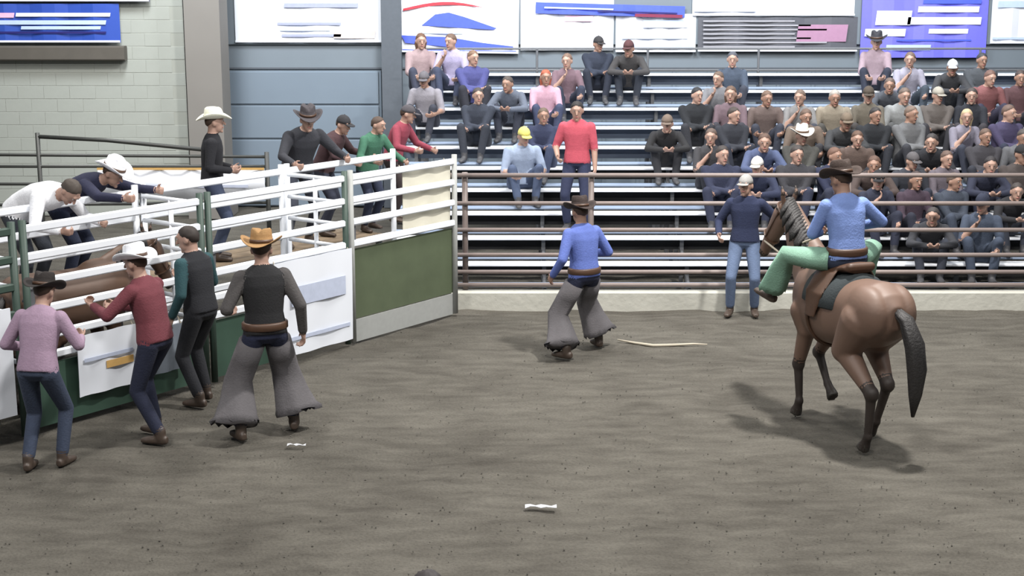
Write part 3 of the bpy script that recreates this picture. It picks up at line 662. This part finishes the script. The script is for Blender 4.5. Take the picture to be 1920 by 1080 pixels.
# ridden horse, heading away to the left
neck = [(0, .44, 1.24), (0, .72, 1.52), (0, .90, 1.74), (0, 1.00, 1.86), (0, 1.13, 1.76), (0, 1.30, 1.57), (0, 1.42, 1.43), (0, 1.46, 1.37)]
legs = [(((-.15, -.52, 1.12), (-.18, -.34, .84), (-.15, -.72, .54), (-.15, -.70, .16), (-.15, -.66, .075)), True),
        (((.15, -.52, 1.12), (.18, -.22, .84), (.15, -.50, .54), (.15, -.36, .17), (.15, -.30, .075)), True),
        (((-.16, .40, 1.02), (-.15, .36, .86), (-.14, .50, .50), (-.14, .46, .16), (-.14, .49, .075)), False),
        (((.16, .40, 1.02), (.15, .38, .86), (.14, .62, .56), (.14, .44, .30), (.14, .37, .24)), False)]
HM_, HN = horse_mesh('horse', legs, neck)
hl = ground(1572, 806); HD = Vector((-.33, .94, 0)).normalized(); HRZ = yaw_to(HD)
ho = link('horse', HM_, None, (hl.x, hl.y, 0)); ho.rotation_euler = (0, 0, HRZ); setm(ho, 0, M['coat']); setm(ho, 1, M['coatdark']); setm(ho, 2, M['hoof'])
tag(ho, 'brown horse with dark legs and tail carrying the rider across dirt', 'horse')
tail_part(ho, [(0, -.80, 1.26), (.03, -.90, 1.20), (.07, -.98, 1.0), (.10, -.99, .78), (.11, -.97, .58), (.11, -.95, .38)], M['hair_horse']); mane_part(ho, HN, M['hair_horse'], -1); halter(ho, HN, M['leather']); horse_eyes(ho, HN)
# saddle, pad and cinch
mb = MB(); rings = []
for y, w, z in ((-.30, .16, 1.43), (-.24, .27, 1.455), (0, .29, 1.44), (.22, .27, 1.455), (.27, .15, 1.45)):
    rg = []
    for k in range(17):
        a = math.pi * (k / 16); rg.append(Vector((math.cos(a) * (w + .03), y, z - .27 + math.sin(a) * .29)))
    rg += [Vector((p_.x * .86, p_.y, p_.z - .03)) for p_ in reversed(rg)]; rings.append(rg)
mb.loft(rings); mb.obj('saddle_pad', cloth(60, 70, 74), ho, True)
b = Body()
b.loft([((0, -.24, 1.50), (.13, 0, 0), (0, 0, .03)), ((0, -.20, 1.52), (.16, 0, 0), (0, 0, .05)), ((0, .0, 1.475), (.17, 0, 0), (0, 0, .04)), ((0, .16, 1.50), (.14, 0, 0), (0, 0, .05)), ((0, .2, 1.5), (.1, 0, 0), (0, 0, .03))], 0)
b.cap((-.1, -.23, 1.53), (.1, -.23, 1.53), .04, .04, 0); b.cap((0, .17, 1.52), (0, .20, 1.60), .022, .018, 0); b.ell((0, .2, 1.615), ((.035, 0, 0), (0, .035, 0), (0, 0, .015)), 0)
for s in (-1, 1): b.loft([((s * .17, .02, 1.47), (.03, 0, 0), (0, .15, 0)), ((s * .30, .02, 1.28), (.016, 0, 0), (0, .14, 0)), ((s * .325, .04, 1.06), (.014, 0, 0), (0, .08, 0))], 0)
sm = b.fuse('saddle', .012, 1); sm.materials[0] = M['leather']; link('saddle', sm, ho)
MB().tube([(math.cos(a) * .302, .12, 1.095 + math.sin(a) * .34) for a in [math.pi * (1 + k / 16) for k in range(17)]], .02, 6).obj('cinch', M['leather'], ho, True)
MB().tube([HN[5].lerp(HN[6], .3) + Vector((-.07, 0, -.03)), (-.12, .95, 1.45), (-.10, .55, 1.62), (-.05, .33, 1.72)], .010, 6).obj('rein', M['rope'], ho, True)
# rider
rp = person_mesh('rider', pelvis=(0, 0, 1.60), lean=(2, 14), head=(-12, -12), hands=((-.06, .36, 1.74), (.26, .30, 1.78)), feet=((-.44, .50, 1.10, 20), (.42, .48, 1.10, -20)),
                 knee=((-.8, .4, .7), (.8, .4, .7)), elbow=((-.8, -.6, -.2), (.9, -.5, -.2)), curl=75, pitchfeet=(18, 18), voxel=.009)
ro = place_person(rp, (hl.x, hl.y, 0), HRZ, 'rider in light blue shirt and mint green chaps on brown horse', dict(shirt=cloth(122, 152, 222), pants=cloth(50, 62, 90)), 'hat', cloth(70, 52, 44), skin='skin2')
chaps(ro, rp, cloth(150, 204, 176), 0.9, .72)
# bay horse waiting in the nearest chute
neck2 = [(0, .44, 1.20), (0, .68, 1.38), (0, .84, 1.50), (0, .94, 1.58), (0, 1.05, 1.46), (0, 1.16, 1.26), (0, 1.22, 1.12), (0, 1.24, 1.06)]
legs2 = [(((s * .15, -.52, 1.12), (s * .18, -.34, .84), (s * .15, -.70, .54), (s * .15, -.66, .16), (s * .15, -.61, .075)), True) for s in (-1, 1)] + [(((s * .16, .40, 1.02), (s * .15, .36, .86), (s * .14, .42, .48), (s * .14, .40, .16), (s * .14, .44, .075)), False) for s in (-1, 1)]
H2, N2 = horse_mesh('horse', legs2, neck2, .018)
c = ch(5.05, -.5); h2 = link('horse', H2, None, c); h2.rotation_euler = (0, 0, yaw_to(-CE)); h2.scale = (.92, .92, .92); setm(h2, 0, M['bay']); setm(h2, 1, M['coatdark']); setm(h2, 2, M['hoof'])
tag(h2, 'bay horse standing inside the nearest bucking chute behind rails', 'horse')
tail_part(h2, [(0, -.80, 1.26), (0, -.86, 1.18), (0, -.88, 1.0), (0, -.88, .78), (0, -.87, .58), (0, -.86, .38)], M['hair_horse']); mane_part(h2, N2, M['hair_horse']); halter(h2, N2, M['leather']); horse_eyes(h2, N2)

# ------------------------------------------------------------------ people in the arena and at the chutes
jean = cloth(52, 62, 92); jean2 = cloth(98, 122, 160); black = cloth(34, 34, 38); navyc = cloth(42, 50, 84); whitec = cloth(232, 234, 240)
pm = person_mesh('walker', pelvis=(0, 0, .88), lean=(3, 8), head=(10, -8), feet=((-.30, -.10, 0, 18), (.30, .12, 0, -14)), hands=((-.30, .16, .86), (.27, .26, 1.02)), curl=40)
q = ground(1094, 662); o = place_person(pm, (q.x, q.y, 0), yaw_to((-.55, .8)), 'person in bright blue shirt striding wide in the open arena', dict(shirt=cloth(96, 120, 205), pants=navyc), 'hat', cloth(66, 50, 46), skin='skin2')
chaps(o, pm, cloth(112, 108, 112), 1.4)
pm = person_mesh('vest_man', pelvis=(0, 0, .92), lean=(2, 6), head=(25, -5), feet=((-.24, -.05, 0, 12), (.24, .10, 0, -14)), hands=((-.25, .22, 1.04), (.32, .02, .86)), vest=True, curl=40)
q = ground(504, 817); o = place_person(pm, (q.x, q.y, 0), yaw_to((-.35, .9)), 'person in black vest, grey chaps and amber hat before middle chute', dict(shirt=cloth(96, 92, 92), pants=navyc, vest=cloth(36, 36, 40)), 'hat', cloth(200, 150, 84), scale=1.06)
chaps(o, pm, cloth(118, 114, 118), 1.3)
pm = person_mesh('dark_man', pelvis=(0, 0, .94), lean=(3, 10), head=(-20, -10), feet=((-.12, -.05, 0, 8), (.12, .08, 0, -8)), hands=((-.24, .14, .88), (.20, .34, 1.16)), vest=True)
q = ground(384, 757); place_person(pm, (q.x, q.y, 0), yaw_to((-.7, .4)), 'person in dark clothes with teal sleeves between red shirt and black vest', dict(shirt=cloth(40, 92, 100), pants=cloth(40, 42, 50), vest=cloth(38, 40, 48)), 'hair', None, (40, 32, 28))
pm = person_mesh('red_man', pelvis=(0, 0, .93), lean=(5, 16), head=(0, -8), feet=((-.12, -.10, 0, 8), (.12, .12, 0, -8)), hands=((-.22, .46, 1.20), (.14, .50, 1.12)), curl=60)
q = ground(300, 824); place_person(pm, (q.x, q.y, 0), yaw_to((-.80, .35)), 'person in dark red shirt and white cowboy hat reaching toward chute', dict(shirt=cloth(142, 62, 76), pants=cloth(38, 46, 76)), 'hat', whitec)
pm = person_mesh('pink_man', pelvis=(0, 0, .93), lean=(8, 20), head=(10, -14), feet=((-.12, -.06, 0, 8), (.12, .10, 0, -8)), hands=((-.26, .30, 1.02), (.22, .40, 1.10)), curl=50)
q = ground(84, 880); place_person(pm, (q.x, q.y, 0), yaw_to((.15, .95)), 'person in pale pink shirt and dark hat at nearest chute gate', dict(shirt=cloth(200, 166, 196), pants=cloth(66, 80, 108)), 'hat', cloth(50, 42, 40), scale=.94)
# on the catwalk
def cat_pos(px, py, off): t, z = tz(px, py, off); return ch(t, off, PZ)
pm = person_mesh('stander', pelvis=(0, 0, .95), lean=(1, 3), head=(-5, 2), hands=((-.14, .22, 1.06), (.14, .22, 1.06)), curl=45)
place_person(pm, cat_pos(396, 290, -1.55), yaw_to((1, .15)), 'slim person in black standing tall on catwalk under cream cowboy hat', dict(shirt=cloth(34, 35, 44), pants=cloth(70, 84, 116)), 'hat', cloth(226, 226, 206), scale=.96)
pm = person_mesh('leaner', pelvis=(0, -.08, .90), lean=(38, 72), head=(0, -25), hands=((-.30, .78, 1.02), (.30, .78, 1.02)), feet=((-.16, -.12, 0, 8), (.16, .0, 0, -8)), curl=60)
place_person(pm, cat_pos(130, 330, -1.42), yaw_to(CN + CE * -.35), 'person in navy shirt and white hat bending over the nearest chute', dict(shirt=cloth(44, 48, 84), pants=jean), 'hat', whitec)
pm = person_mesh('leaner_two', pelvis=(0, -.05, .92), lean=(40, 84), head=(0, -60), hands=((-.28, .66, .80), (.28, .66, .80)), feet=((-.17, -.10, 0, 8), (.17, .04, 0, -8)), girth=1.15, curl=60)
place_person(pm, cat_pos(48, 372, -1.30), yaw_to(CN - CE * .2), 'person in bright white shirt doubled over chute at left edge', dict(shirt=whitec, pants=cloth(70, 76, 88)), 'hair', None, (66, 58, 52))
pm = person_mesh('leaner_three', pelvis=(0, 0, .92), lean=(14, 32), head=(20, -12), hands=((-.36, .52, 1.06), (.34, .56, 1.04)), feet=((-.20, -.12, 0, 8), (.20, .06, 0, -8)), girth=1.12, curl=55)
place_person(pm, cat_pos(556, 280, -1.45), yaw_to(CN + CE * .3), 'person in charcoal jacket and dark hat leaning on middle chute rails', dict(shirt=cloth(62, 64, 74), pants=cloth(60, 66, 84)), 'hat', cloth(84, 78, 84), scale=1.0)
place_person(pm, cat_pos(606, 300, -1.75), yaw_to(CN * 1 - CE * .4), 'person in dark maroon jacket leaning behind the charcoal jacket', dict(shirt=cloth(88, 58, 64), pants=cloth(52, 58, 80)), 'cap', cloth(60, 60, 66), scale=.9)
pm = person_mesh('leaner_four', pelvis=(0, 0, .93), lean=(10, 24), head=(-15, -10), hands=((-.28, .48, 1.02), (.28, .46, 1.06)), feet=((-.14, -.08, 0, 8), (.14, .06, 0, -8)), curl=55)
place_person(pm, cat_pos(688, 265, -1.5), yaw_to(CN + CE * .1), 'person in green shirt leaning on far chute rails', dict(shirt=cloth(72, 142, 112), pants=jean), 'hair', None, (70, 56, 48), scale=.86)
place_person(pm, cat_pos(736, 245, -1.72), yaw_to(CN - CE * .3), 'person in crimson shirt beside green shirt at far chute', dict(shirt=cloth(182, 66, 92), pants=cloth(64, 50, 52)), 'cap', cloth(96, 92, 100), scale=.90)
# at the back fence, and in the foreground
pm = person_mesh('fence_man', pelvis=(0, 0, .95), lean=(0, 4), head=(15, 0), hands=((-.34, .10, 1.08), (.30, .20, 1.02)), feet=((-.14, -.02, 0, 10), (.15, .04, 0, -10)))
q = at(1392, 572, FY - .28); place_person(pm, (q.x, FY - .30, 0), yaw_to((-.2, -1)), 'person in navy jacket and light blue jeans standing at pipe fence', dict(shirt=cloth(46, 58, 98), pants=cloth(120, 144, 186)), 'cap', cloth(196, 194, 190), scale=.98)
pm = person_mesh('watcher', lean=(2, 6), head=(-10, -6))
q = at(803, 1046, 5.6); place_person(pm, (q.x, 5.6, 0), yaw_to((-.05, 1)), 'dark haired person at the bottom edge, only head showing', dict(shirt=cloth(60, 60, 66), pants=jean), 'hair', None, (46, 40, 40), scale=q.z / 1.80)

# ------------------------------------------------------------------ spectators on the bleachers
V = .0125; FZ = -.19 - .02 + .035                       # foot height below the seat
sz = .10                                               # pelvis height above the seat
def seated(**k):
    d = dict(pelvis=(0, -.05, sz + .01), feet=((-.12, .36, -.222 + .02, 6), (.12, .38, -.222 + .02, -6)), knee=((-.3, 1, 1), (.3, 1, 1)), voxel=V, curl=35); d.update(k); return d
SEATED = [person_mesh('seated_a', **seated(lean=(-4, 10), head=(0, -5), hands=((-.13, .34, .22), (.13, .34, .22)))),
          person_mesh('seated_b', **seated(lean=(14, 40), head=(10, -6), hands=((-.06, .50, .30), (.06, .50, .30)), elbow=((-1, .2, -.5), (1, .2, -.5)))),
          person_mesh('seated_c', **seated(lean=(-2, 6), head=(-22, -4), hands=((.10, .24, .27), (-.10, .26, .30)), elbow=((-1, -.3, -.3), (1, -.3, -.3)), girth=1.12)),
          person_mesh('seated_d', **seated(lean=(0, 14), head=(24, -6), hands=((-.16, .36, .21), (.10, .25, .50)), sleeve='short')),
          person_mesh('seated_e', **seated(lean=(4, 20), head=(-8, -10), hands=((-.20, .36, .22), (.18, .36, .22)), sleeve='short', girth=1.08))]
STANDM = person_mesh('standing_spectator', voxel=V, lean=(1, 5), head=(-6, -10), hands=((-.25, .10, .84), (.22, .24, 1.0)), sleeve='short')
ORD = ['first', 'second', 'third', 'fourth', 'fifth', 'sixth', 'seventh', 'eighth', 'ninth', 'tenth', 'eleventh', 'twelfth', 'thirteenth', 'fourteenth']
crowd = [  # px, torso py, pose (0-4 seated, 5 standing), shirt name, rgb, head, head colour name, rgb, trousers rgb
    (796, 140, 0, 'dusty pink top', (196, 168, 172), 'long', 'brown hair', (92, 66, 50), (70, 76, 100)), (842, 146, 3, 'lavender shirt', (176, 168, 206), 'hair', 'brown hair', (92, 72, 60), (70, 80, 110)),
    (886, 150, 2, 'violet blue jacket', (84, 88, 160), 'hair', 'brown hair', (110, 86, 70), (46, 48, 62)), (800, 196, 4, 'pale grey shirt', (176, 172, 184), 'cap', 'grey cap', (120, 116, 124), (60, 64, 80)),
    (960, 200, 1, 'slate blue shirt', (112, 122, 142), 'hair', 'dark hair', (66, 58, 54), (56, 62, 80)), (1022, 196, 0, 'pale pink top', (206, 160, 182), 'long', 'auburn hair', (150, 78, 56), (66, 76, 112)),
    (1062, 158, 3, 'mauve top', (142, 112, 126), 'hair', 'brown hair', (104, 82, 70), (52, 60, 84)), (1128, 140, 2, 'dark navy jacket', (48, 58, 80), 'cap', 'charcoal cap', (62, 60, 64), (38, 46, 66)),
    (1172, 142, 1, 'charcoal jacket', (78, 76, 78), 'cap', 'maroon cap', (104, 62, 66), (44, 52, 68)), (896, 238, 2, 'dark navy shirt', (56, 64, 82), 'hair', 'dark hair', (60, 54, 52), (52, 58, 72)),
    (1080, 276, 5, 'red shirt', (206, 74, 96), 'hair', 'black hair', (34, 30, 30), (48, 58, 96)), (1018, 286, 2, 'navy jacket', (50, 60, 96), 'hair', 'brown hair', (88, 74, 62), (70, 84, 120)),
    (978, 326, 4, 'light blue shirt', (160, 178, 208), 'cap', 'yellow cap', (222, 214, 96), (86, 104, 140)), (1246, 286, 1, 'black jacket', (46, 46, 50), 'cap', 'tan cap', (138, 118, 104), (48, 50, 58)),
    (1310, 246, 2, 'black shirt', (40, 44, 52), 'hair', 'black hair', (34, 34, 38), (54, 56, 66)), (1372, 158, 0, 'steel blue jacket', (84, 100, 124), 'hair', 'dark hair', (70, 72, 80), (66, 72, 90)),
    (1346, 210, 3, 'light grey shirt', (150, 152, 160), 'hair', 'brown hair', (92, 76, 66), (60, 66, 82)), (1416, 232, 0, 'mauve shirt', (140, 116, 128), 'long', 'brown hair', (88, 68, 56), (60, 60, 72)),
    (1462, 248, 4, 'dusty brown shirt', (128, 110, 106), 'hair', 'brown hair', (98, 78, 66), (60, 66, 84)), (1424, 292, 1, 'steel blue plaid shirt', (92, 108, 152), 'hair', 'brown hair', (84, 64, 54), (46, 58, 96)),
    (1372, 286, 2, 'dark slate jacket', (52, 56, 68), 'hair', 'dark hair', (58, 50, 46), (48, 54, 72)), (1542, 226, 4, 'beige shirt', (176, 164, 144), 'hair', 'grey hair', (150, 144, 138), (86, 84, 80)),
    (1590, 236, 0, 'khaki jacket', (128, 120, 106), 'cap', 'brown cap', (96, 84, 72), (70, 66, 66)), (1500, 312, 2, 'olive grey jacket', (90, 90, 86), 'hat', 'cream hat', (220, 216, 204), (52, 56, 66)),
    (1560, 290, 1, 'dark grey jacket', (70, 72, 76), 'cap', 'tan cap', (142, 124, 104), (52, 56, 66)), (1642, 262, 2, 'black shirt', (38, 42, 50), 'hair', 'dark hair', (46, 42, 42), (50, 54, 66)),
    (1640, 140, 0, 'pale pink shirt', (196, 170, 186), 'hat', 'charcoal hat', (66, 66, 76), (50, 58, 80)), (1702, 150, 3, 'pale lilac shirt', (184, 182, 204), 'hair', 'brown hair', (98, 82, 74), (70, 84, 100)),
    (1706, 222, 4, 'light grey shirt', (172, 176, 178), 'hair', 'brown hair', (96, 82, 74), (90, 92, 94)), (1694, 286, 2, 'grey hooded top', (126, 128, 132), 'hair', 'brown hair', (104, 88, 78), (62, 64, 74)),
    (1782, 176, 1, 'charcoal jacket', (70, 72, 78), 'cap', 'white cap', (214, 218, 228), (50, 54, 66)), (1830, 160, 2, 'dark grey jacket', (82, 88, 96), 'hair', 'black hair', (50, 52, 58), (50, 56, 66)),
    (1850, 214, 4, 'dusty red shirt', (158, 96, 98), 'hair', 'brown hair', (98, 74, 66), (58, 56, 82)), (1786, 226, 0, 'dark navy shirt', (46, 50, 62), 'hair', 'dark hair', (60, 54, 52), (66, 62, 70)),
    (1886, 262, 2, 'purple jacket', (80, 72, 112), 'hair', 'brown hair', (92, 74, 66), (48, 54, 80)), (1804, 288, 3, 'lavender shirt', (156, 152, 172), 'long', 'blonde hair', (176, 156, 124), (60, 66, 86)),
    (1744, 292, 1, 'black jacket', (44, 46, 54), 'hair', 'dark hair', (52, 48, 48), (50, 54, 66)), (1902, 206, 0, 'maroon shirt', (110, 74, 80), 'hair', 'dark hair', (64, 54, 52), (52, 54, 66)),
    (1604, 300, 4, 'brown jacket', (112, 92, 84), 'hair', 'brown hair', (88, 66, 54), (50, 54, 66)), (1462, 352, 1, 'navy jacket', (50, 60, 94), 'cap', 'white cap', (210, 208, 202), (44, 52, 80)),
    (1546, 350, 2, 'navy shirt', (50, 58, 92), 'hair', 'brown hair', (98, 72, 60), (48, 54, 80)), (1740, 352, 0, 'grey mauve shirt', (124, 114, 126), 'hair', 'brown hair', (90, 72, 64), (46, 52, 78)),
    (1800, 360, 1, 'dark navy jacket', (48, 54, 80), 'hair', 'black hair', (42, 38, 40), (44, 50, 76)), (1868, 352, 2, 'dark brown jacket', (84, 74, 72), 'cap', 'black cap', (46, 46, 50), (46, 48, 58)),
    (1908, 304, 4, 'mid grey shirt', (118, 120, 126), 'hair', 'dark hair', (66, 60, 58), (56, 58, 70)), (1690, 366, 4, 'dark slate shirt', (64, 68, 80), 'cap', 'grey cap', (112, 108, 112), (50, 56, 76)),
    (1776, 420, 2, 'slate jacket', (70, 80, 98), 'hair', 'brown hair', (84, 70, 62), (72, 84, 106)), (1886, 416, 1, 'black shirt', (42, 42, 48), 'hair', 'dark hair', (56, 50, 48), (60, 66, 82)),
    (1838, 448, 3, 'slate blue shirt', (78, 92, 116), 'cap', 'navy cap', (50, 58, 84), (70, 84, 108)),
    (1510, 372, 2, 'charcoal hooded top', (66, 66, 74), 'hair', 'dark hair', (54, 48, 46), (48, 56, 84)), (1640, 346, 1, 'dark brown shirt', (92, 76, 72), 'hair', 'brown hair', (86, 64, 54), (50, 54, 70)),
    (1846, 312, 2, 'charcoal shirt', (70, 68, 76), 'hair', 'brown hair', (90, 72, 62), (52, 56, 70)), (1650, 400, 3, 'dark navy shirt', (50, 56, 80), 'cap', 'black cap', (44, 44, 50), (48, 54, 78)),
    (1706, 404, 0, 'plum shirt', (84, 66, 84), 'long', 'dark hair', (58, 46, 44), (46, 50, 70)), (1740, 240, 2, 'grey brown jacket', (112, 104, 100), 'cap', 'cream cap', (196, 190, 176), (58, 58, 66)),
    (1660, 206, 1, 'slate jacket', (92, 98, 110), 'hair', 'brown hair', (90, 76, 70), (52, 58, 74)), (1500, 216, 3, 'pale grey shirt', (160, 160, 162), 'hair', 'brown hair', (100, 84, 74), (64, 68, 84)),
    (1520, 266, 4, 'tan jacket', (140, 122, 108), 'hair', 'brown hair', (92, 74, 64), (60, 60, 68)), (1330, 296, 3, 'dark grey shirt', (74, 74, 80), 'hair', 'brown hair', (86, 70, 62), (50, 54, 66)),
    (1412, 372, 2, 'navy hooded top', (50, 58, 90), 'hair', 'dark hair', (52, 46, 44), (46, 54, 84)), (1740, 470, 1, 'charcoal jacket', (64, 66, 74), 'hair', 'dark hair', (54, 50, 50), (56, 62, 78)),
]
def proj_y(y, z): v = Vector((0, y, z)) - CAM; return 540 - F * v.dot(UP) / v.dot(FW)
rows = {}
for cdef in crowd:
    px, py, pose = cdef[:3]
    best = min(range(NR), key=lambda i: abs(proj_y(seat(i)[0], seat(i)[1] + (.34 if pose < 5 else .95)) - py)); rows.setdefault(best, []).append(cdef)
for i, lst in sorted(rows.items()):
    lst.sort(key=lambda a: a[0]); prev = None
    y, z = seat(i); xs_ = [at(cd[0], cd[1], y).x for cd in lst]
    for _ in range(30):                                 # neighbours keep elbow room
        for k in range(len(xs_) - 1):
            gap = .50 - (xs_[k + 1] - xs_[k])
            if gap > 0: xs_[k] -= gap / 2; xs_[k + 1] += gap / 2
    for k, (px, py, pose, sn, srgb_, head, hn, hrgb, prgb) in enumerate(lst):
        lab = 'spectator in %s, %s, %s from left in %s bleacher row' % (sn, hn, ORD[k], ORD[i])
        pmx = STANDM if pose == 5 else SEATED[pose]; cols = dict(shirt=cloth(*srgb_), pants=cloth(*prgb), shoes=M['shoe'])
        hc_ = hrgb if head in ('hair', 'long') else random.choice(((70, 52, 42), (54, 44, 40), (100, 76, 56)))
        loc = (xs_[k], y, z + .023) if pose < 5 else (xs_[k], y - .36, z - .19 + .02)
        place_person(pmx, loc, math.pi + R(random.uniform(-16, 16)), lab, cols, head, cloth(*hrgb) if head in ('hat', 'cap') else None, hc_, random.uniform(.94, 1.02) if pose < 5 else 1.0, random.choice(('skin', 'skin', 'skin2')), 'spectators on the bleachers')

# ------------------------------------------------------------------ small things on the dirt
def flat_thing(name, pts, r, m, label, cat):
    P_ = [ground(*q) for q in pts]; c = P_[0]; o = MB().tube([(q.x - c.x, q.y - c.y, .018) for q in P_], r, 8).obj(name, m, None, True, (c.x, c.y, 0)); return tag(o, label, cat)
flat_thing('rope', [(1158, 640), (1190, 646), (1225, 651), (1260, 650), (1300, 648), (1326, 649)], [.008, .014, .018, .016, .012, .008], M['rope'], 'pale rope lying on the dirt beside blue shirted person', 'rope')
def scrap(px, py, w, d, label):
    p_ = ground(px, py); mb = MB(); n = 6
    for k in (0, 1):
        for j in (0, 1):
            for i in range(n + 1): mb.v.append((w * (i / n - .5), d * (j - .5) + .01 * math.sin(i), .016 + .014 * abs(math.sin(i * 1.1 + j)) + .003 * k))
    q = n + 1
    for i in range(n): mb.f += [(i + 1, i, q + i, q + i + 1), (2 * q + i, 2 * q + i + 1, 3 * q + i + 1, 3 * q + i), (i, i + 1, 2 * q + i + 1, 2 * q + i), (q + i + 1, q + i, 3 * q + i, 3 * q + i + 1)]
    tag(mb.obj('paper_scrap', M['paper'], None, False, (p_.x, p_.y, 0)), label, 'paper', 'paper scraps on the dirt')
scrap(1014, 955, .24, .05, 'white paper scrap on the open dirt near bottom centre')
scrap(556, 839, .16, .03, 'white paper scrap on the dirt beside grey chaps')
